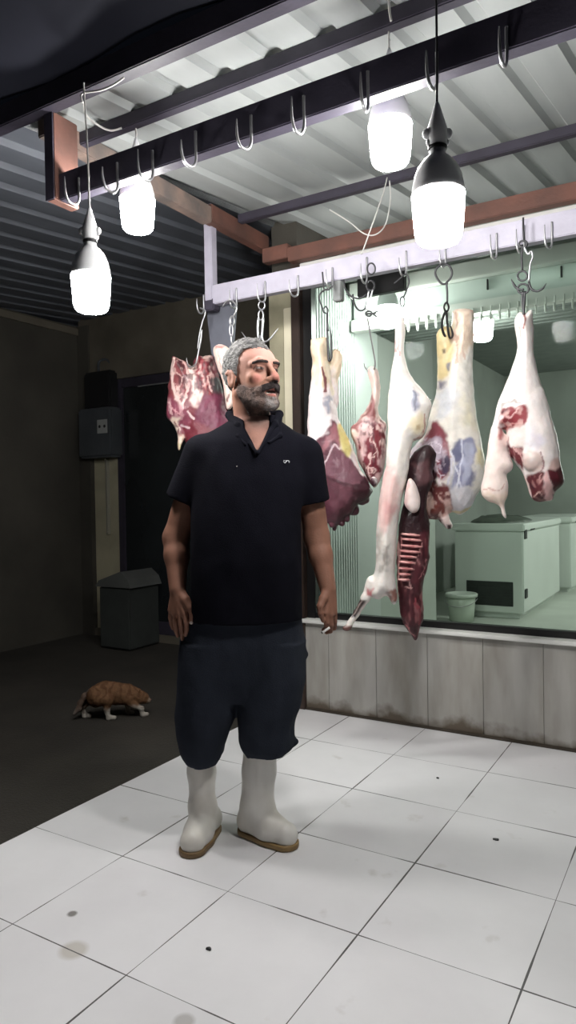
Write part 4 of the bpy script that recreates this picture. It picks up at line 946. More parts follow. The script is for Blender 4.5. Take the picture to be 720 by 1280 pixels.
# lamb leg at the right with a hanging flap and a cut face
q = lambda *a: S(a, 590, 480, 5.538)
def flap(fd, fr):
    fd.poly(fr.poly(q((150, 290), (215, 330), (250, 420), (245, 470), (288, 560), (262, 615), (240, 620), (258, 690), (252, 770), (230, 830), (250, 930), (236, 940), (204, 905), (185, 845), (100, 806), (62, 750), (84, 640), (102, 520), (120, 400))), 0.026, 0.02, 0.012)
    fd.ell(fr.uv(667, 574, 0.055), (0.046, 0.03, 0.048), 0.008)
meat('meat_joint', 'pale lamb leg with red cut face at the right end of the rail', 'meat', (655, 400), 2.95, [dict(
    name='leg', m=M['fat'], T=0.16, polys=[(t((474, 120), (492, 100), (515, 108), (540, 90), (546, 180), (550, 280), (582, 400)) + q((502, 40), (562, 250), (602, 430), (612, 540), (636, 640), (636, 692), (572, 752), (560, 800), (515, 812), (430, 806), (392, 740), (360, 650), (330, 590), (290, 540), (250, 440), (235, 320), (190, 330), (140, 330), (150, 260), (186, 118)) + t((460, 330), (482, 240), (468, 150)), 0.055, 0.0)],
    fn=flap, ext=[(600, 600), (630, 655)], base=(236, 224, 220), layers=[
        ('l', t((508, 100), (512, 140), (502, 175)), (150, 90, 86), 1.6, 1), ('l', t((488, 170), (500, 210)), (220, 180, 172), 1.2, 1),
        ('p', q((80, 420), (240, 380), (290, 600), (260, 800), (230, 940), (60, 820)), (234, 210, 200), 8, 3, 0.8), ('p', q((150, 330), (230, 320), (250, 440), (180, 460)), (232, 190, 184), 5, 3, 0.7),
        ('p', q((196, 300), (215, 300), (205, 390), (188, 395)), (170, 84, 84), 1.8, 1.5), ('p', q((60, 760), (190, 760), (250, 740), (250, 800), (190, 850), (90, 800)), (238, 212, 190), 4, 3, 0.8), ('l', q((90, 740), (190, 730), (240, 690)), (206, 162, 150), 1.0, 2),
        ('p', q((212, 205), (240, 165), (345, 172), (368, 210), (374, 310), (300, 318), (215, 305)), (146, 46, 54), 2, 2.5), ('p', q((215, 190), (262, 170), (260, 205), (225, 240)), (84, 24, 30), 2, 2),
        ('l', q((228, 240), (262, 245), (290, 205), (320, 180)), (222, 170, 166), 1.2, 2), ('l', q((240, 300), (280, 280), (350, 290)), (206, 130, 126), 1.4, 2), ('l', q((215, 270), (245, 300), (235, 330)), (200, 120, 116), 1.2, 2),
        ('l', q((200, 195), (230, 145), (290, 130), (340, 150)), (176, 164, 158), 1.4, 1.5), ('p', q((235, 325), (300, 312), (376, 318), (382, 460), (330, 450), (255, 390)), (222, 208, 202), 3, 2),
        ('p', q((240, 375), (262, 420), (300, 440), (372, 470), (362, 600), (300, 540), (262, 480)), (112, 38, 46), 2, 2.5), ('l', q((320, 455), (340, 500), (355, 540)), (204, 150, 148), 1.1, 2), ('l', q((296, 440), (318, 480)), (206, 160, 156), 1.0, 1.5),
        ('p', q((430, 330), (500, 360), (470, 460), (400, 450)), (212, 206, 226), 7, 3, 0.6),
        ('p', q((362, 500), (420, 470), (482, 500), (492, 585), (440, 612), (366, 580)), (206, 180, 172), 2.5, 1), ('p', q((400, 500), (440, 495), (440, 540), (405, 540)), (222, 204, 198), 3, 1), ('l', q((480, 480), (498, 560), (470, 600)), (160, 120, 122), 1.2, 1),
        ('p', q((520, 575), (560, 530), (605, 520), (620, 590), (530, 610)), (206, 168, 160), 2.5, 1.5),
        ('p', q((376, 650), (440, 612), (492, 606), (500, 690), (520, 830), (420, 830), (385, 740)), (96, 34, 40), 2, 1.5), ('l', q((470, 625), (460, 680), (490, 660)), (186, 130, 126), 1.0, 2), ('l', q((430, 780), (460, 740), (490, 790)), (206, 160, 150), 1.0, 2), ('p', q((390, 690), (420, 690), (425, 730), (392, 730)), (70, 26, 40), 2, 2),
        ('p', q((515, 585), (580, 598), (622, 580), (645, 690), (575, 740), (545, 690)), (88, 26, 36), 1.8, 1.5),
        ('p', q((492, 600), (518, 600), (545, 690), (575, 770), (540, 806), (512, 790), (500, 700)), (230, 178, 176), 1.8, 2), ('p', q((555, 760), (580, 750), (575, 800), (556, 800)), (80, 60, 64), 1, 1),
        ('n', q((212, 200), (370, 170), (374, 320), (215, 310)), (216, 168, 160), (60, 60, 50), 2, 0.7), ('n', q((250, 400), (372, 470), (362, 600), (262, 480)), (210, 160, 154), (60, 60, 50), 2, 0.6), ('n', q((376, 640), (492, 606), (520, 830), (420, 830)), (190, 130, 126), (60, 60, 60), 2, 0.45), ('l', q((362, 640), (395, 740), (420, 800)), (232, 196, 190), 1.2, 1)],
    noise=[(0.005, 11, 25), (0.0025, 40, 26)])])

# red forequarter behind the man's shoulder and a pale strip beside it
q = lambda *a: S(a, 190, 420, 6.0)
meat('beef_forequarter', 'ragged red forequarter of beef hanging behind the man at left', 'meat', (246, 452), 2.97, [dict(
    name='slab', polys=[(q((150, 160), (185, 166), (250, 192), (305, 232), (335, 150), (385, 158), (455, 155), (482, 240), (524, 360), (560, 560), (600, 760), (520, 900), (330, 880), (250, 800), (232, 730), (205, 700), (136, 652), (98, 592), (114, 470), (134, 330)), 0.036, 0.0),
                        (q((150, 640), (200, 640), (238, 730), (236, 800), (206, 862), (190, 830), (188, 750)), 0.02, 0.02)],
    base=(126, 40, 54), layers=[
        ('p', q((130, 150), (240, 180), (250, 480), (200, 520), (120, 420)), (142, 66, 70), 4, 3),
        ('p', q((175, 190), (235, 200), (230, 270), (185, 260)), (70, 22, 28), 2, 2), ('p', q((185, 300), (255, 290), (250, 370), (200, 380)), (96, 34, 42), 2, 2.5),
        ('l', q((165, 175), (150, 260), (150, 380), (190, 480), (235, 545)), (226, 190, 182), 2.6, 1.5), ('l', q((190, 170), (250, 215), (270, 300), (260, 420), (235, 530)), (216, 172, 166), 1.8, 1.5), ('l', q((225, 545), (245, 480), (260, 470)), (226, 196, 186), 1.4, 1),
        ('l', q((190, 290), (240, 330), (205, 400)), (214, 166, 160), 1.2, 2), ('p', q((185, 395), (205, 395), (205, 430), (188, 430)), (70, 30, 30), 1.2, 1), ('l', q((170, 360), (205, 470), (225, 430)), (206, 156, 150), 1.0, 2),
        ('p', q((280, 230), (325, 240), (330, 400), (385, 460), (345, 550), (300, 520), (285, 380)), (226, 192, 182), 2.5, 2),
        ('p', q((335, 190), (420, 200), (440, 330), (420, 440), (370, 400), (345, 300)), (152, 40, 50), 2.5, 2.5), ('l', q((350, 230), (380, 330), (370, 400)), (214, 150, 146), 1.3, 2.5), ('l', q((440, 250), (420, 330), (440, 430)), (220, 180, 172), 1.5, 2), ('p', q((360, 155), (460, 150), (450, 200), (370, 190)), (214, 176, 164), 2, 2), ('p', q((420, 190), (470, 180), (465, 240), (430, 240)), (80, 28, 34), 1.8, 2),
        ('p', q((455, 330), (520, 350), (545, 420), (480, 440), (450, 420)), (66, 60, 62), 2, 2),
        ('p', q((330, 560), (380, 480), (470, 440), (545, 460), (580, 700), (330, 660)), (118, 42, 70), 3, 2), ('p', q((400, 470), (470, 470), (460, 540), (400, 540)), (140, 58, 86), 4, 2, 0.8),
        ('p', q((110, 480), (200, 500), (290, 620), (240, 720), (130, 640), (98, 590)), (138, 58, 80), 3, 3), ('n', q((140, 200), (250, 210), (250, 480), (190, 480), (150, 380)), (216, 172, 164), (60, 60, 30), 2, 0.8), ('n', q((330, 180), (460, 190), (460, 430), (360, 420)), (216, 170, 162), (55, 55, 26), 2, 0.75), ('n', q((140, 200), (460, 190), (460, 440), (190, 480)), (72, 20, 30), (75, 75, 34), 2, 0.7), ('n', q((105, 470), (290, 560), (300, 700), (130, 650)), (206, 150, 156), (60, 60, 40), 2, 0.6), ('n', q((330, 480), (540, 450), (570, 700), (330, 660)), (150, 78, 104), (40, 40, 30), 2, 0.5), ('l', q((115, 500), (160, 560), (150, 600)), (222, 170, 172), 1.4, 2), ('l', q((270, 580), (312, 638)), (226, 196, 196), 1.6, 1), ('l', q((230, 680), (280, 692)), (220, 184, 188), 1.4, 1), ('l', q((160, 540), (215, 610)), (206, 140, 146), 1.2, 3),
        ('p', q((140, 640), (205, 620), (215, 730), (245, 800), (206, 870), (180, 760)), (224, 198, 178), 2, 2), ('l', q((180, 650), (205, 720)), (120, 60, 66), 1.2, 1.5), ('p', q((196, 810), (232, 810), (210, 870)), (206, 190, 140), 2, 1)],
    noise=[(0.010, 16, 35), (0.005, 45, 36)])])
meat('meat_strip', 'narrow pale strip of meat hanging by the man\'s ear', 'meat', (284, 440), 2.93, [dict(
    name='strip', m=M['fat'], polys=[(q((455, 112), (488, 66), (545, 74), (582, 110), (576, 260), (604, 420), (618, 490), (600, 540), (556, 552), (540, 400), (500, 250)), 0.022, 0.0)],
    base=(230, 200, 188), layers=[('p', q((470, 70), (540, 70), (540, 105), (480, 115)), (180, 130, 122), 1.5, 2), ('l', q((500, 130), (540, 250), (560, 300)), (206, 150, 142), 1.2, 2), ('p', q((562, 450), (580, 440), (578, 500), (565, 500)), (110, 60, 58), 1.2, 1), ('l', q((540, 220), (560, 380), (575, 420)), (214, 170, 160), 1.4, 2)],
    noise=[(0.006, 20, 45), (0.003, 50, 46)])])

# ---- hooks that carry the meat
def hang(name, label, Y, parts, group=None):
    first = parts[0][1][0]; o = at(first[0], first[1], 1, Y); root = thing(name, o, label, 'hook', group)
    for nm, pts, rad, m, *rest in parts:
        closed = 'ring' in rest; dY = next((x for x in rest if isinstance(x, float)), 0.0)
        P = [at(p[0], p[1], 1, Y + dY + (p[2] if len(p) > 2 else 0)) for p in pts]
        rr = rad
        if not closed and 'point' in rest: rr = [rad] * (len(P) - 1) + [rad * 0.3]
        MB().tube(P, rr, 8, 4, closed).build(nm, m, root, True)
    return root
def ring(u, v, a, b=None):
    b = b or a; return [(u + a * math.cos(t), v + b * math.sin(t)) for t in np.linspace(0, 2 * math.pi, 11)[:-1]]
BS, IR = M['steel'], M['iron']
YH = 2.935
hang('meat_hook', 'thin bright hook holding the ragged forequarter at left', YH, [
    ('shank', [(250, 385), (256, 388), (256, 394), (253, 402), (249, 420), (247, 436)], 0.0042, BS), ('prong', [(252, 412), (251, 424), (248, 440), (244, 456), (236, 458), (233, 447)], 0.0046, BS, 'point', -0.03)])
hang('hook_chain', 'twisted bright chain and hook, second from the left of the pale rail', YH, [
    ('hook', [(278, 383), (284, 376), (291, 377), (296, 384), (293, 393), (288, 399), (289, 404)], 0.0042, BS), ('link', ring(290, 401, 3, 6), 0.003, BS, 'ring'), ('link', ring(289, 413, 2, 7), 0.003, BS, 'ring', -0.005),
    ('prong', [(289, 418), (289, 426), (292, 434), (294, 446), (289, 452), (285, 446)], 0.004, BS, 'point')])
hang('grapnel_hook', 'bright grapnel hook with spread prongs hanging above the man\'s head', YH, [
    ('link', ring(327, 382, 4, 5), 0.0036, BS, 'ring'), ('link', ring(326, 394, 3, 6), 0.0036, BS, 'ring', -0.006),
    ('shank', [(323, 397), (322, 410), (323, 424)], 0.006, BS), ('shank', [(329, 397), (328, 410), (327, 424)], 0.006, BS),
    ('prong', [(323, 420), (321, 430), (312, 428), (302, 415)], 0.005, BS, 'point'), ('prong', [(327, 420), (330, 427), (337, 424), (348, 410)], 0.005, BS, 'point'), ('prong', [(325, 420), (324, 428, -0.03), (318, 432, -0.06), (313, 424, -0.08)], 0.005, BS, 'point')])
hang('meat_hook', 'dark iron hook with long spike in the beef leg beside the man', YH, [
    ('hook', [(403, 340), (404, 352), (405, 361), (411, 362), (415, 357)], 0.0040, IR), ('hook', [(410, 361), (402, 365), (399, 373), (402, 382), (405, 391)], 0.0044, IR), ('link', [(405, 390), (409, 392), (410, 387), (407, 383), (405, 386)], 0.0036, IR),
    ('shank', [(409, 392), (409, 402), (410, 414)], 0.006, IR), ('prong', [(409, 410), (410, 430), (411, 450), (414, 446), (414, 425), (413, 409)], 0.0055, IR, 'point')])
hang('grapnel_hook', 'four-pronged dark grapnel with thin rod above the small red shoulder', YH, [
    ('link', ring(464, 336, 5, 7), 0.0038, IR, 'ring'), ('link', ring(463, 357, 5, 6), 0.0044, IR, 'ring'),
    ('shank', [(461, 364), (459, 376), (458, 387)], 0.0045, BS), ('shank', [(466, 362), (462, 376), (459, 388)], 0.0040, BS),
    ('prong', [(430, 350), (432, 362), (440, 371), (450, 373), (458, 368)], 0.0042, IR), ('prong', [(441, 368), (443, 380), (449, 388), (456, 386), (459, 376)], 0.0044, IR),
    ('prong', [(458, 392), (466, 392), (472, 389), (477, 384)], 0.0046, IR, 'point'), ('prong', [(466, 392), (471, 396), (473, 401)], 0.0040, IR, 'point'), ('collar', ring(461, 392, 4, 3), 0.004, IR, 'ring'),
    ('rod', [(459, 396), (463, 418, 0.05), (467, 440, 0.10), (469, 456, 0.13), (464, 466, 0.15), (457, 460, 0.14), (455, 454, 0.12)], 0.0040, BS, 'point')])
hang('meat_hook', 'thin double hook carrying the long lamb carcass', YH - 0.02, [
    ('hook', [(493, 354), (499, 349), (506, 343), (510, 346), (511, 354), (507, 366), (504, 372)], 0.0038, IR), ('link', ring(503, 377, 3, 6), 0.003, IR, 'ring'), ('prong', [(503, 383), (505, 392), (504, 404), (499, 410), (495, 404)], 0.0038, BS, 'point')])
hang('meat_hook', 'dark iron hook with a large eye carrying the beef shank', YH, [
    ('eye', [(560, 354), (553, 355), (547, 349), (544, 341), (547, 334), (554, 330), (561, 332), (565, 340), (563, 348), (558, 353)], 0.0048, IR), ('shank', [(558, 353), (559, 366), (559, 378)], 0.0048, IR),
    ('link', [(558, 378, 0), (561, 384, 0.03), (558, 390, 0.06), (555, 384, 0.03)], 0.0044, IR, 'ring'), ('prong', [(558, 388, 0.06), (559, 404, 0.09), (562, 422, 0.13), (566, 418, 0.17), (562, 404, 0.19)], 0.0052, IR, 'point'), ('prong', [(557, 389, 0.06), (553, 400, 0.10), (553, 412, 0.13), (557, 421, 0.16), (563, 424, 0.19)], 0.0056, IR, 'point')])
hang('grapnel_hook', 'double-pronged hook and rings carrying the pale lamb leg', YH - 0.02, [
    ('hook', [(654, 272), (654, 286), (655, 300)], 0.0040, IR), ('knot', ring(654, 305, 5, 4), 0.0042, IR, 'ring'), ('shank', [(653, 306), (652, 322), (653, 338)], 0.0044, IR), ('shank', [(655, 308), (660, 318), (664, 314), (666, 322), (663, 330), (661, 352)], 0.0044, BS),
    ('ring', ring(653, 345, 6), 0.0040, IR, 'ring'), ('ring', ring(654, 361, 7, 6), 0.0044, IR, 'ring'), ('prong', [(661, 352), (664, 361), (671, 364), (678, 361), (683, 354)], 0.0046, IR, 'point'), ('prong', [(655, 362), (647, 361), (642, 355), (639, 349)], 0.0046, IR, 'point'),
    ('spike', [(656, 364), (655, 380), (654, 398), (652, 412)], 0.0052, IR, 'point'), ('spike', [(653, 364), (653, 380), (655, 400)], 0.0046, IR, 'point')])

# ================================================================== THE MAN
M['skin'] = painted('skin', rough=0.6, spec=0.22, vary=0.10, scale=40, bump=0.12, bscale=160, sss=0.10)
M['hair'] = mat('grey_hair', (112, 110, 108), 0.75, col2=(60, 58, 58), scale=55, bump=0.8, bscale=190)
M['beard'] = painted('short_beard', rough=0.8, spec=0.2, vary=0.5, scale=260, bump=0.7, bscale=320)
M['shirt'] = mat('black_shirt_cloth', (17, 17, 24), 0.95, vary=0.25, scale=9, bump=0.25, bscale=300, spec=0.06)
M['trouser'] = mat('dark_trouser_cloth', (44, 48, 57), 0.9, vary=0.25, scale=7, bump=0.3, bscale=260, spec=0.08)
M['boot'] = mat('off_white_rubber', (228, 226, 221), 0.4, col2=(204, 199, 190), scale=5, bump=0.05)
M['sole'] = mat('tan_rubber_sole', (150, 122, 78), 0.55, col2=(104, 82, 52), scale=8)

MX, MY = -1.450, 2.040
man = thing('person', (MX, MY, 0), 'man in black polo shirt, dark rolled trousers and white rubber boots, looking aside', 'person')
mf = Frame((MX, MY, 0))
U = mf.uv
PXM = float(np.hypot(MX, MY)) / F_PX      # metres per pixel at his depth
sx = lambda u, v=640: U(u, v)[0]
sz = lambda v, u=310: U(u, v)[2]

# head axes, in his frame
YAW, PIT, HS = math.radians(36), math.radians(5), 1.06
hf = np.array([math.sin(YAW) * math.cos(PIT), math.cos(YAW) * math.cos(PIT), math.sin(PIT)])
hx = np.array([math.cos(YAW), -math.sin(YAW), 0.0]); hz = np.cross(hx, hf); hz = hz if hz[2] > 0 else -hz
HB = np.stack([hx, hf, hz]); HC = U(315, 473, 0.03)
def H(x, y, z): return HC + HS * (x * hx + y * hf + z * hz)
def to_head(P): return ((np.asarray(P) - HC) @ HB.T) / HS
def head_prims(fd):
    E = lambda c, r, k=0.012, cut=False: fd.ell(H(*c), np.array(r) * HS, k, HB, cut)
    Cn = lambda a, b, ra, rb, k=0.010: fd.cone(H(*a), H(*b), ra * HS, rb * HS, k)
    E((0, -0.014, 0.036), (0.073, 0.093, 0.086)); E((0, 0.018, -0.026), (0.059, 0.073, 0.088), 0.02)
    E((0, 0.045, 0.045), (0.055, 0.045, 0.045), 0.02)
    for q in (-1, 1):
        Cn((q * 0.052, -0.004, -0.050), (q * 0.024, 0.068, -0.096), 0.020, 0.021, 0.016)
        E((q * 0.043, 0.062, -0.014), (0.019, 0.018, 0.016), 0.014)
        Cn((q * 0.050, 0.066, 0.026), (q * 0.034, 0.085, 0.034), 0.008, 0.010); Cn((q * 0.034, 0.085, 0.034), (q * 0.010, 0.093, 0.030), 0.010, 0.008)
        E((q * 0.074, -0.014, -0.004), (0.009, 0.019, 0.033), 0.006); Cn((q * 0.076, -0.022, 0.02), (q * 0.083, -0.026, 0.012), 0.007, 0.006, 0.005)
        E((q * 0.085, -0.008, -0.004), (0.008, 0.009, 0.019), 0.005, True)
        Cn((q * 0.020, 0.094, -0.040), (q * 0.034, 0.074, -0.062), 0.010, 0.012, 0.01)
    E((0, 0.079, -0.099), (0.026, 0.021, 0.021), 0.014)
    for q in (-1, 1): E((q * 0.031, 0.101, 0.011), (0.019, 0.015, 0.0105), 0.009, True)
    for q in (-1, 1): E((q * 0.031, 0.0785, 0.010), (0.015, 0.0105, 0.0110), 0.003)
    Cn((0, 0.090, 0.022), (0, 0.117, -0.020), 0.0085, 0.0125, 0.012); E((0, 0.119, -0.024), (0.013, 0.011, 0.011), 0.006)
    for q in (-1, 1): E((q * 0.014, 0.104, -0.028), (0.010, 0.012, 0.009), 0.006)
    Cn((-0.024, 0.084, -0.058), (0, 0.100, -0.053), 0.007, 0.008); Cn((0.024, 0.084, -0.058), (0, 0.100, -0.053), 0.007, 0.008)
    Cn((-0.020, 0.085, -0.076), (0, 0.096, -0.079), 0.007, 0.009); Cn((0.020, 0.085, -0.076), (0, 0.096, -0.079), 0.007, 0.009)
    E((0, 0.108, -0.0655), (0.020, 0.024, 0.0068), 0.004, True)
NB = U(317, 540, -0.02)
def neck_prims(fd):
    fd.cone(H(0, -0.022, -0.055), NB, 0.060, 0.066, 0.02); fd.cone(NB, U(317, 575, -0.01), 0.066, 0.09, 0.03)

def arm(fd, sh, el, wr, r):
    fd.chain([sh, el], [r[0], r[1]], 0.02); m = el + (wr - el) * 0.35
    fd.chain([el, m, wr], [r[1], r[2], r[3]], 0.02)
AR = (U(251, 568, 0.0), U(220, 672, -0.02), U(222, 736, 0.05))
AL = (U(381, 568, 0.0), U(396, 672, -0.02), U(410, 736, 0.04))
body = Field((-0.36, -0.20, -0.0), (0.36, 0.24, 1.80), 0.0036)
head_prims(body); neck_prims(body)
def row(v, a, b, depth, d=0.0): return (sz(v), (sx(a, v) + sx(b, v)) / 2, d, (sx(b, v) - sx(a, v)) / 2, depth)
T_IN = [row(530, 292, 344, 0.058, -0.01), row(545, 262, 372, 0.078), row(560, 250, 384, 0.098), row(600, 246, 380, 0.122), row(680, 244, 366, 0.142, 0.01), row(770, 240, 366, 0.135, 0.0), row(800, 242, 366, 0.12)]
body.loft(T_IN, 0.03)
arm(body, *AR, (0.050, 0.044, 0.041, 0.029)); arm(body, *AL, (0.050, 0.044, 0.040, 0.029))
HEEL_R = mf.l(at(261, 1040, 2, 0)); TOE_R = mf.l(at(241, 1066, 2, 0))
HEEL_L = mf.l(at(313, 1042, 2, 0)); TOE_L = mf.l(at(357, 1058, 2, 0))
for hl, hip, kn, ak in ((HEEL_R, U(268, 800), U(254, 905), U(253, 1004)), (HEEL_L, U(340, 800), U(330, 905), U(322, 1006))):
    an = np.array([ak[0], hl[1] + 0.025, 0.10]); kn = kn * [1, 0, 1] + [0, hl[1] * 0.5, 0]
    body.chain([hip, kn, an], [0.075, 0.040, 0.030], 0.02)

def hand(fd, W, knuckles, fingers, thumb):
    for i, kn in enumerate(knuckles):
        fd.cone(W + (kn - W) * 0.12, kn, 0.021, 0.0125, 0.008)
        f = [kn] + list(fingers[i]); rr = [0.0105, 0.0092, 0.0082, 0.0065]
        if i == 3: rr = [x * 0.86 for x in rr]
        fd.chain(f, rr[:len(f)], 0.0025)
    fd.chain([W + (thumb[0] - W) * 0.3] + list(thumb), [0.018, 0.0155, 0.0118, 0.0095, 0.0075][:len(thumb) + 1], 0.006)
hand(body, AR[2], [U(231, 766, 0.088), U(225, 768, 0.078), U(219, 766, 0.064), U(214, 762, 0.050)],
     [[U(233, 778, 0.094), U(233, 787, 0.088), U(232, 794, 0.080)], [U(226, 781, 0.082), U(227, 791, 0.074), U(228, 799, 0.064)], [U(219, 778, 0.066), U(220, 788, 0.056), U(222, 795, 0.046)], [U(213, 772, 0.050), U(214, 780, 0.042), U(216, 786, 0.034)]],
     [U(232, 750, 0.085), U(238, 760, 0.100), U(240, 769, 0.104), U(239, 778, 0.104)])
hand(body, AL[2], [U(407, 766, 0.078), U(413, 768, 0.070), U(418, 766, 0.056), U(421, 761, 0.042)],
     [[U(408, 778, 0.080), U(408, 785, 0.066), U(404, 787, 0.052)], [U(414, 781, 0.070), U(413, 789, 0.054), U(408, 791, 0.040)], [U(419, 777, 0.052), U(418, 785, 0.036), U(413, 787, 0.024)], [U(421, 770, 0.036), U(420, 777, 0.022), U(416, 779, 0.012)]],
     [U(404, 749, 0.075), U(400, 758, 0.092), U(401, 767, 0.096), U(404, 776, 0.094)])
V, Fq = body.mesh(); V_body = V
h3 = to_head(V); x, y, z = h3.T
n1 = fbm(V * 45, 3, 3)
def mixc(col, c, m):
    m = np.clip(m, 0, 1)[:, None]; return col * (1 - m) + np.array(lin(c)[:3]) * m
blob = lambda cx, cy, cz, rx, ry, rz: 1 - sstep(0.55, 1.1, np.sqrt(((x - cx) / rx) ** 2 + ((y - cy) / ry) ** 2 + ((z - cz) / rz) ** 2))
col = np.tile(np.array(lin(160, 118, 104)[:3]), (len(V), 1))
ishead = z > -0.30
col = mixc(col, (150, 108, 90), (1 - sstep(-0.02, 0.02, z)) * sstep(-0.12, -0.10, z) * 0.8)
col = mixc(col, (132, 94, 78), (~ishead) * 1.0)
col = mixc(col, (180, 136, 124), blob(0, 0.07, 0.06, 0.06, 0.06, 0.03)); col = mixc(col, (168, 106, 98), blob(0.040, 0.07, -0.02, 0.02, 0.03, 0.018) * 0.6 + blob(-0.040, 0.07, -0.02, 0.02, 0.03, 0.018) * 0.6 + blob(0, 0.12, -0.02, 0.018, 0.02, 0.018) * 0.6)  # forehead highlight put into the skin colour; cheeks and nose redder
for q in (-1, 1):
    col = mixc(col, (120, 84, 74), blob(q * 0.031, 0.088, 0.004, 0.022, 0.03, 0.015) * 0.7)
    ex, ez = x - q * 0.031, z - 0.010
    slit = (np.abs(ez) < 0.0042 * np.sqrt(np.clip(1 - (ex / 0.0135) ** 2, 0, 1))) & (y > 0.078) & (y < 0.10)
    col = mixc(col, (112, 100, 96), slit * 1.0); iris = slit & (np.hypot(ex - 0.003, ez) < 0.0066); col = mixc(col, (34, 24, 20), iris * 1.0)
    col = mixc(col, (60, 42, 38), ((np.abs(np.abs(ez) - 0.0046 * np.sqrt(np.clip(1 - (ex / 0.015) ** 2, 0, 1))) < 0.0012) & (np.abs(ex) < 0.015) & (y > 0.076) & (y < 0.10)) * 0.8)
lips = blob(0, 0.098, -0.066, 0.028, 0.03, 0.021); col = mixc(col, (150, 92, 86), lips)
inmouth = (np.hypot(x / 0.020, (z + 0.0655) / 0.0075) < 1.0) & (y < 0.094) & (y > 0.03); col = mixc(col, (46, 22, 22), inmouth * 1.0)
teeth = (np.hypot(x / 0.017, (z + 0.070) / 0.003) < 1.0) & (y < 0.100) & (y > 0.05); col = mixc(col, (206, 200, 190), teeth * 1.0)
bzone = np.maximum.reduce([z + 0.030 + 0.25 * (0.09 - y) * 0, 0 * z])
stubble = (1 - sstep(-0.046, -0.030, z + 0.25 * np.clip(y, 0, 1) - 0.012 + 0.006 * n1)) * sstep(-0.20, -0.135, z) * sstep(-0.01, 0.015, y) * (1 - lips)  # stubble tone over jaw and upper neck
col = mixc(col, (92, 76, 72), stubble * 0.75)
col = mixc(col, (196, 190, 184), ((np.linalg.norm(V - U(239, 779, 0.110), axis=1) < 0.006)) * 0.8)
person_body = link('body', mf.w(V), Fq, M['skin'], man, True, col)

# hair, brows, moustache, beard
def head_field(h=0.0026):
    c = H(0, 0, 0); return Field(c - 0.17, c + 0.17, h)
def grid_head(fd):
    g = np.stack(np.meshgrid(*fd.ax, indexing='ij'), -1).astype(np.float32); return to_head(g), g
fd = head_field(); G, g = grid_head(fd); gx, gy, gz = G[..., 0], G[..., 1], G[..., 2]
sk = (np.sqrt((gx / 0.080) ** 2 + ((gy + 0.016) / 0.099) ** 2 + ((gz - 0.040) / 0.097) ** 2) - 1) * 0.08
front = np.maximum.reduce([(0.078 + 0.10 * np.abs(gx)) - gz, gy - 0.092])                # top, back to the hairline
side = np.maximum.reduce([gy - (0.012 + 0.32 * np.clip(gz - 0.02, -0.06, 0.08)), -0.020 - gz - 0.75 * np.clip(-gy - 0.02, 0, 1)])
reg = np.minimum(front, side)
wv = fbm(g.reshape(-1, 3) * 80, 7, 2).reshape(gx.shape)
fd.F = np.maximum(smin(-(-sk), sk, 0.0) + 0.0055 * wv, reg + 0.005 * wv).astype(np.float32)
V, Fq = fd.mesh(); link('hair', mf.w(V), Fq, M['hair'], man)
base = head_field(); head_prims(base); neck_prims(base)
def shell(off, region, namp): 
    f2 = head_field(); f2.F = np.maximum(base.F - off + namp * fbm(g.reshape(-1, 3) * 150, 9, 2).reshape(gx.shape), region).astype(np.float32); return f2
cheek = gz + 0.048 - 0.55 * np.clip(0.050 - gy, 0, 0.05)
mouth = 0.024 - np.sqrt(gx ** 2 + ((gz + 0.068) * 1.55) ** 2)
mouth = np.where(gy > 0.05, mouth, -1)
rb = np.maximum.reduce([cheek, -(gy - 0.004), -0.128 - gz + 0.2 * np.clip(0.06 - gy, 0, 1) * 0, mouth])
f2 = shell(0.0022, rb, 0.0020); V, Fq = f2.mesh(); hh = to_head(V)
bc = np.tile(np.array(lin(88, 74, 70)[:3]), (len(V), 1)); bc = mixc(bc, (150, 144, 142), (1 - sstep(0.012, 0.032, np.abs(hh[:, 0]))) * (1 - sstep(-0.088, -0.076, hh[:, 2])) * sstep(0.05, 0.07, hh[:, 1]) * 0.9)
bc = mixc(bc, (126, 104, 94), sstep(-0.25, 0.4, fbm(V * 70, 4, 2)) * 0.55)
link('beard', mf.w(V), Fq, M['beard'], man, True, bc)
rm = np.maximum.reduce([np.abs(gx) - 0.036, np.abs(gz + 0.0455 + 0.30 * np.abs(gx)) - 0.0110, 0.06 - gy])
f2 = shell(0.0052, rm, 0.0018); V, Fq = f2.mesh(); link('moustache', mf.w(V), Fq, M['beard'], man, True, np.tile(np.array(lin(54, 46, 46)[:3]), (len(V), 1)))
for q in (-1, 1):
    ax_ = gx * q
    rbw = np.maximum.reduce([np.abs(ax_ - 0.032) - 0.022, np.abs(gz - 0.031 + 0.0 * ax_ + 6.0 * (ax_ - 0.028) ** 2) - 0.0042, 0.05 - gy])
    f2 = shell(0.0030, rbw, 0.0016); V, Fq = f2.mesh(); link('eyebrow', mf.w(V), Fq, M['beard'], man, True, np.tile(np.array(lin(58, 48, 46)[:3]), (len(V), 1)))

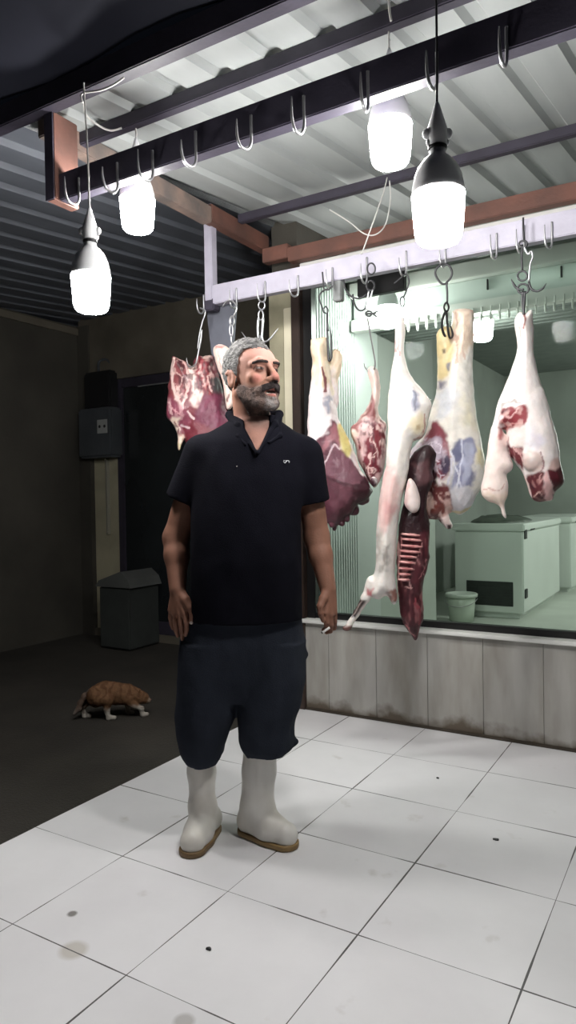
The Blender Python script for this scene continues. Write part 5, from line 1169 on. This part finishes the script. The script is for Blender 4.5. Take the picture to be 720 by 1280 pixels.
# polo shirt
sh = Field((-0.40, -0.24, 0.72), (0.40, 0.26, 1.62), 0.0055)
T_OUT = [row(520, 294, 345, 0.066, -0.015), row(530, 282, 354, 0.075, -0.01), row(538, 264, 367, 0.088, -0.005), row(550, 248, 382, 0.104), row(566, 241, 388, 0.118), row(600, 238, 388, 0.138, 0.005), row(645, 236, 377, 0.154, 0.01),
         row(700, 233, 374, 0.163, 0.015), row(745, 229, 376, 0.160, 0.01), row(771, 228, 379, 0.156, 0.005)]
sh.loft(T_OUT, 0.02, 2.35)
for A, hem, r1 in ((AR, U(226, 626, -0.012), 0.060), (AL, U(392, 628, -0.012), 0.060)):
    s0 = A[0] + np.array([0, 0, 0.0]); sh.cone(s0, hem, 0.062, r1, 0.035, 1.18, (0, 1, 0))
    d = (hem - s0) / np.linalg.norm(hem - s0); g3 = np.meshgrid(*sh.ax, indexing='ij', sparse=True)
    side_ = np.sign(A[0][0]); pl_ = (g3[0] - hem[0]) * d[0] + (g3[1] - hem[1]) * d[1] + (g3[2] - hem[2]) * d[2]
    # square off the sleeve at its hem, hollow inside
    tx = np.interp(g3[2].ravel(), [sz(700), sz(620), sz(560)], [0.19, 0.185, 0.10])[None, None, :]
    msk = (side_ * (g3[0] - (sx(307))) > tx) | (np.abs(g3[0] - hem[0]) < 0.045) & (pl_ > 0)
    body_d = np.where(side_ * (g3[0] - sx(307)) > sx(375 if side_ > 0 else 378, 640) * 0 + 0.192, np.broadcast_to(pl_, sh.F.shape), -1.0)
    sh.F = np.maximum(sh.F, body_d).astype(np.float32)
sh.poly(mf.poly([(303, 500), (340, 500), (338, 532), (322, 565), (306, 534)], 0.10, 0), 3.0, 0.17, 0.006, 1, cut=True)
def folds(P):
    return sstep(1.55, 1.30, P[:, 2]) * 0 + 0.35 + 0.65 * sstep(1.25, 0.95, P[:, 2])
sh.noise(0.010, (7, 7, 3.2), 51, 3, folds); sh.noise(0.004, (16, 16, 9), 52, 2)
V_sh, Fq = sh.mesh(); W_sh = mf.w(V_sh); shirt = link('shirt', W_sh, Fq, M['shirt'], man)
def on_shirt(u, v, lift=0.002):
    P = pix(W_sh); c = np.hypot(P[:, 0] - u, P[:, 1] - v) < 5; k = np.nonzero(c)[0]
    k = k[np.argsort(-(V_sh[k, 1]))][:3]; return U(u, v, float(V_sh[k, 1].mean()) + lift)
# collar with its two flaps
cl = Field((-0.16, -0.14, 1.30), (0.20, 0.24, 1.58), 0.004)
cb = U(317, 517, -0.085); cr_ = U(287, 519, -0.02); c2r = U(297, 532, 0.058); c3 = U(321, 566, 0.132); cl_ = U(349, 518, -0.02); c2l = U(343, 530, 0.062)
for pts in ([cb, cr_, c2r, c3], [cb, cl_, c2l, c3 + [0.006, 0, 0]]):
    cl.chain(pts, [0.013, 0.014, 0.011, 0.005], 0.010)
for pts in ([cr_ + [0.0, 0.02, -0.01], U(297, 546, 0.090), U(307, 556, 0.112)], [cl_ + [0, 0.02, -0.01], U(350, 545, 0.088), U(337, 553, 0.110)]):
    cl.chain(pts, [0.009, 0.008, 0.005], 0.010)
V, Fq = cl.mesh(); collar = link('collar', mf.w(V), Fq, M['shirt'], man)
# small white chest mark
mk = MB(); c0 = on_shirt(358, 577, 0.003)
lp = lambda dx, dz, r1, r2, a0, a1: [mf.w(c0 + np.array([dx + r1 * math.cos(a), 0.0, dz + r2 * math.sin(a)])) for a in np.linspace(a0, a1, 10)]
mk.tube(lp(-0.0052, 0.0005, 0.0040, 0.0048, 2.0, 2.0 + 5.2), 0.0014, 6, 2)
mk.tube(lp(0.0045, -0.001, 0.0052, 0.0042, 3.2, -0.7), 0.0016, 6, 2)
mk.build('chest_mark', mat('white_stitching', (214, 214, 218), 0.7), shirt, True)
bt = MB().ball(mf.w(on_shirt(296, 583, 0.001)), 0.0022); bt.build('lint_speck', mat('pale_speck', (150, 146, 140), 0.7), shirt, True)

# baggy trousers gathered over the boots
tr = Field((-0.32, -0.24, 0.22), (0.32, 0.24, 1.02), 0.0055)
dR, dL = HEEL_R[1] + 0.03, HEEL_L[1] + 0.03
def rowd(v, a, b, depth, d): return (sz(v), (sx(a, v) + sx(b, v)) / 2, d, (sx(b, v) - sx(a, v)) / 2, depth)
tr.loft([rowd(762, 234, 376, 0.140, 0.0), rowd(800, 229, 380, 0.140, 0.0), rowd(840, 226, 380, 0.128, 0.0), rowd(872, 226, 376, 0.09, 0.0)], 0.02, 2.5)
tr.loft([rowd(800, 228, 306, 0.125, 0.0), rowd(850, 221, 302, 0.130, dR * 0.5), rowd(890, 218, 297, 0.128, dR * 0.8), rowd(915, 219, 288, 0.120, dR), rowd(932, 221, 281, 0.108, dR), rowd(946, 226, 278, 0.092, dR), rowd(953, 232, 270, 0.07, dR)], 0.012, 2.3)
tr.loft([rowd(800, 304, 381, 0.125, 0.0), rowd(850, 298, 381, 0.130, dL * 0.5), rowd(885, 296, 374, 0.125, dL * 0.8), rowd(905, 296, 367, 0.118, dL), rowd(922, 298, 368, 0.110, dL), rowd(936, 303, 366, 0.098, dL), rowd(943, 309, 352, 0.075, dL)], 0.012, 2.3)
tr.chain([U(352, 920, dL), U(366, 927, dL + 0.01), U(371, 927, dL + 0.01)], [0.03, 0.016, 0.008], 0.015)
tr.chain([U(376, 815, 0.02), U(381, 818, 0.0)], [0.020, 0.012], 0.012)
tr.noise(0.013, (7, 7, 3.0), 61, 3); tr.noise(0.010, (12, 12, 10), 62, 2, lambda P: sstep(0.55, 0.36, P[:, 2])); tr.noise(0.003, (26, 26, 14), 63, 2)
V, Fq = tr.mesh(); link('trousers', mf.w(V), Fq, M['trouser'], man)

# rubber boots
def boot(H0, T0, top, ankle, r_top, r_ank):
    b = Field(np.minimum(H0, T0) - [0.12, 0.12, 0.0] - [0, 0, 0.01], np.maximum(H0, T0) + [0.12, 0.12, 0.46], 0.0042)
    ax = np.array([T0[0] - H0[0], T0[1] - H0[1], 0]); ax /= np.linalg.norm(ax)
    an = np.array([ankle[0], H0[1] + ax[1] * 0.035, ankle[2]]); tp = np.array([top[0], H0[1] + 0.02, top[2]])
    mid = (an + tp) / 2 + [0, -0.008, 0]
    b.chain([tp, mid, an], [r_top, (r_top + r_ank) / 2 + 0.001, r_ank], 0.015)
    hp = H0 + [0, 0, 0.052]; bp = H0 + (T0 - H0) * 0.62 + [0, 0, 0.046]; tp2 = T0 + [0, 0, 0.040]
    b.cone(an, hp, r_ank, 0.044, 0.02); b.cone(an + [0, 0, -0.015], bp, r_ank * 0.92, 0.046, 0.03); b.cone(hp, bp, 0.044, 0.049, 0.02); b.cone(bp, tp2, 0.050, 0.043, 0.015)
    g3 = np.meshgrid(*b.ax, indexing='ij', sparse=True); b.F = np.maximum(b.F, 0.016 - g3[2]).astype(np.float32)
    b.noise(0.004, (16, 16, 9), 71, 2); V, Fq = b.mesh(); o = link('boot', mf.w(V), Fq, M['boot'], man)
    s = Field(np.minimum(H0, T0) - [0.08, 0.08, 0.01], np.maximum(H0, T0) + [0.08, 0.08, 0.06], 0.0036); e = np.array([0, 0, 0.012])
    bq = H0 + (T0 - H0) * 0.62
    s.cone(H0 + e, bq + e, 0.047, 0.052, 0.01); s.cone(bq + e, T0 + e, 0.052, 0.047, 0.008)
    g4 = np.meshgrid(*s.ax, indexing='ij', sparse=True)
    arch = 0.012 * np.exp(-(((g4[0] - (H0 + (T0 - H0) * 0.36)[0]) ** 2 + (g4[1] - (H0 + (T0 - H0) * 0.36)[1]) ** 2) / 0.0012))
    s.F = np.maximum.reduce([s.F, np.broadcast_to(g4[2] - 0.021, s.F.shape), arch + 0.001 - g4[2]]).astype(np.float32)
    V, Fq = s.mesh(); link('sole', mf.w(V), Fq, M['sole'], o)
boot(HEEL_R, TOE_R, U(251, 930, dR), U(253, 1004, dR), 0.054, 0.045)
boot(HEEL_L, TOE_L, U(326, 925, dL), U(322, 1006, dL), 0.061, 0.055)

# cigarette held in his left hand
ca, cb2 = mf.w(U(403, 790.5, 0.082)), mf.w(U(412, 784.5, 0.078))
cg = thing('cigarette', ca, 'short white cigarette held in the man\'s hand beside the window', 'cigarette')
MB().tube([ca, (ca + cb2) / 2, cb2], 0.0042, 10, 1).build('paper', mat('cigarette_paper', (232, 230, 226), 0.7), cg, True)
MB().tube([ca - (cb2 - ca) * 0.12, ca], 0.0040, 10, 1).build('ash', mat('cigarette_ash', (80, 76, 74), 0.9), cg, True)

# ================================================================== THE CAT
pc = at(138, 897, 2, -0.012)
cat_root = thing('cat', pc, 'ginger and white cat walking with lowered head on the dark street', 'cat')
cf_ = Frame(pc); C_ = cf_.uv
ct = Field((-0.30, -0.14, -0.004), (0.32, 0.16, 0.32), 0.004)
Z0 = lambda u, d: np.array([C_(u, 890)[0], d, 0.0])
def P_(u, v, d=0.0): return C_(u, v, d) * [1, 1, 1]
# trunk: rump, belly, deep chest; neck and lowered head
ct.chain([P_(122, 869), P_(132, 866), P_(146, 867), P_(158, 868)], [0.056, 0.060, 0.056, 0.056], 0.03, flat=0.82, fdir=(0, 1, 0))
ct.ell(P_(120, 871, 0.028), (0.050, 0.030, 0.060), 0.02); ct.ell(P_(120, 871, -0.028), (0.050, 0.030, 0.060), 0.02)
ct.chain([P_(160, 866), P_(168, 868, 0.01), P_(174, 871, 0.015)], [0.046, 0.036, 0.034], 0.02)
hc = P_(177, 872, 0.018)
ct.ell(hc, (0.040, 0.036, 0.034), 0.012); ct.chain([hc + [0.020, 0.004, -0.012], hc + [0.034, 0.006, -0.017]], [0.022, 0.017], 0.012)
for q in (-1, 1): ct.chain([hc + [-0.006, q * 0.020, 0.026], hc + [-0.010, q * 0.024, 0.052]], [0.014, 0.003], 0.005)
def leg(pts, rs): ct.chain(pts, rs, 0.010)
zf = 0.006
def foot(u, d, fwd=0.03): p = np.array([C_(u, 895)[0], d, 0.012]); ct.chain([p, p + [fwd, 0, -0.001]], [0.014, 0.013], 0.008); return p
# hind legs: thigh forward to the knee, hock behind, shank down
a = foot(136, 0.045); hk = np.array([a[0] - 0.010, 0.045, 0.062]); leg([P_(124, 873, 0.04), np.array([a[0] + 0.0, 0.045, 0.115]), hk, a], [0.045, 0.030, 0.016, 0.013])
a = foot(106, -0.035, 0.025); hk = np.array([a[0] - 0.016, -0.035, 0.060]); leg([P_(116, 873, -0.035), np.array([a[0] + 0.030, -0.035, 0.105]), hk, a], [0.045, 0.028, 0.016, 0.013])
# front legs: one stepping forward, one planted
a = foot(178, 0.035, 0.022); leg([P_(160, 874, 0.03), P_(167, 881, 0.035), np.array([a[0] - 0.006, 0.035, 0.045]), a], [0.036, 0.022, 0.014, 0.012])
a = foot(161, -0.03, 0.022); leg([P_(157, 876, -0.03), np.array([a[0] - 0.008, -0.03, 0.07]), a], [0.036, 0.018, 0.012])
# tail hanging down behind
tl = [P_(114, 866), P_(106, 870), P_(101, 878), P_(98, 886), P_(93, 892)]
ct.chain(tl, [0.020, 0.017, 0.015, 0.014, 0.009], 0.012)
g3 = np.meshgrid(*ct.ax, indexing='ij', sparse=True); ct.F = np.maximum(ct.F, 0.0006 - g3[2]).astype(np.float32)
ct.noise(0.003, (60, 60, 60), 81, 2); V, Fq = ct.mesh()
colc = np.tile(np.array(lin(112, 82, 58)[:3]), (len(V), 1))
st_ = 0.5 + 0.5 * np.sin(V[:, 0] * 150 + 6 * fbm(V * 20, 2, 2)); colc = mixc(colc, (88, 60, 40), (st_ > 0.62) * 0.7 * sstep(0.08, 0.14, V[:, 2]))
colc = mixc(colc, (176, 170, 160), 1 - sstep(0.045, 0.085, V[:, 2] + 0.012 * fbm(V * 40, 5, 2)))
tm = (V[:, 0] < P_(112, 880)[0]) & (V[:, 2] > 0.03) & (V[:, 1] > -0.022) & (V[:, 1] < 0.022); colc = mixc(colc, (96, 82, 74), tm * 0.8)
colc = mixc(colc, (150, 134, 118), (np.linalg.norm((V - (hc + [0.040, 0.006, -0.022])) / [1, 1, 1], axis=1) < 0.022) * 0.7)
link('body', cf_.w(V), Fq, painted('cat_fur', rough=0.85, spec=0.2, vary=0.3, scale=60, bump=0.6, bscale=220, stretch=(0.5, 1, 1)), cat_root, True, colc)
for q in (-1, 1):
    MB().ball(cf_.w(hc + [0.026, q * 0.017, 0.004]), 0.005).build('eye', mat('cat_eye', (90, 96, 50), 0.2), cat_root, True)
MB().ball(cf_.w(hc + [0.051, 0.006, -0.013]), (0.004, 0.004, 0.003)).build('nose', mat('cat_nose', (150, 96, 90), 0.4), cat_root, True)
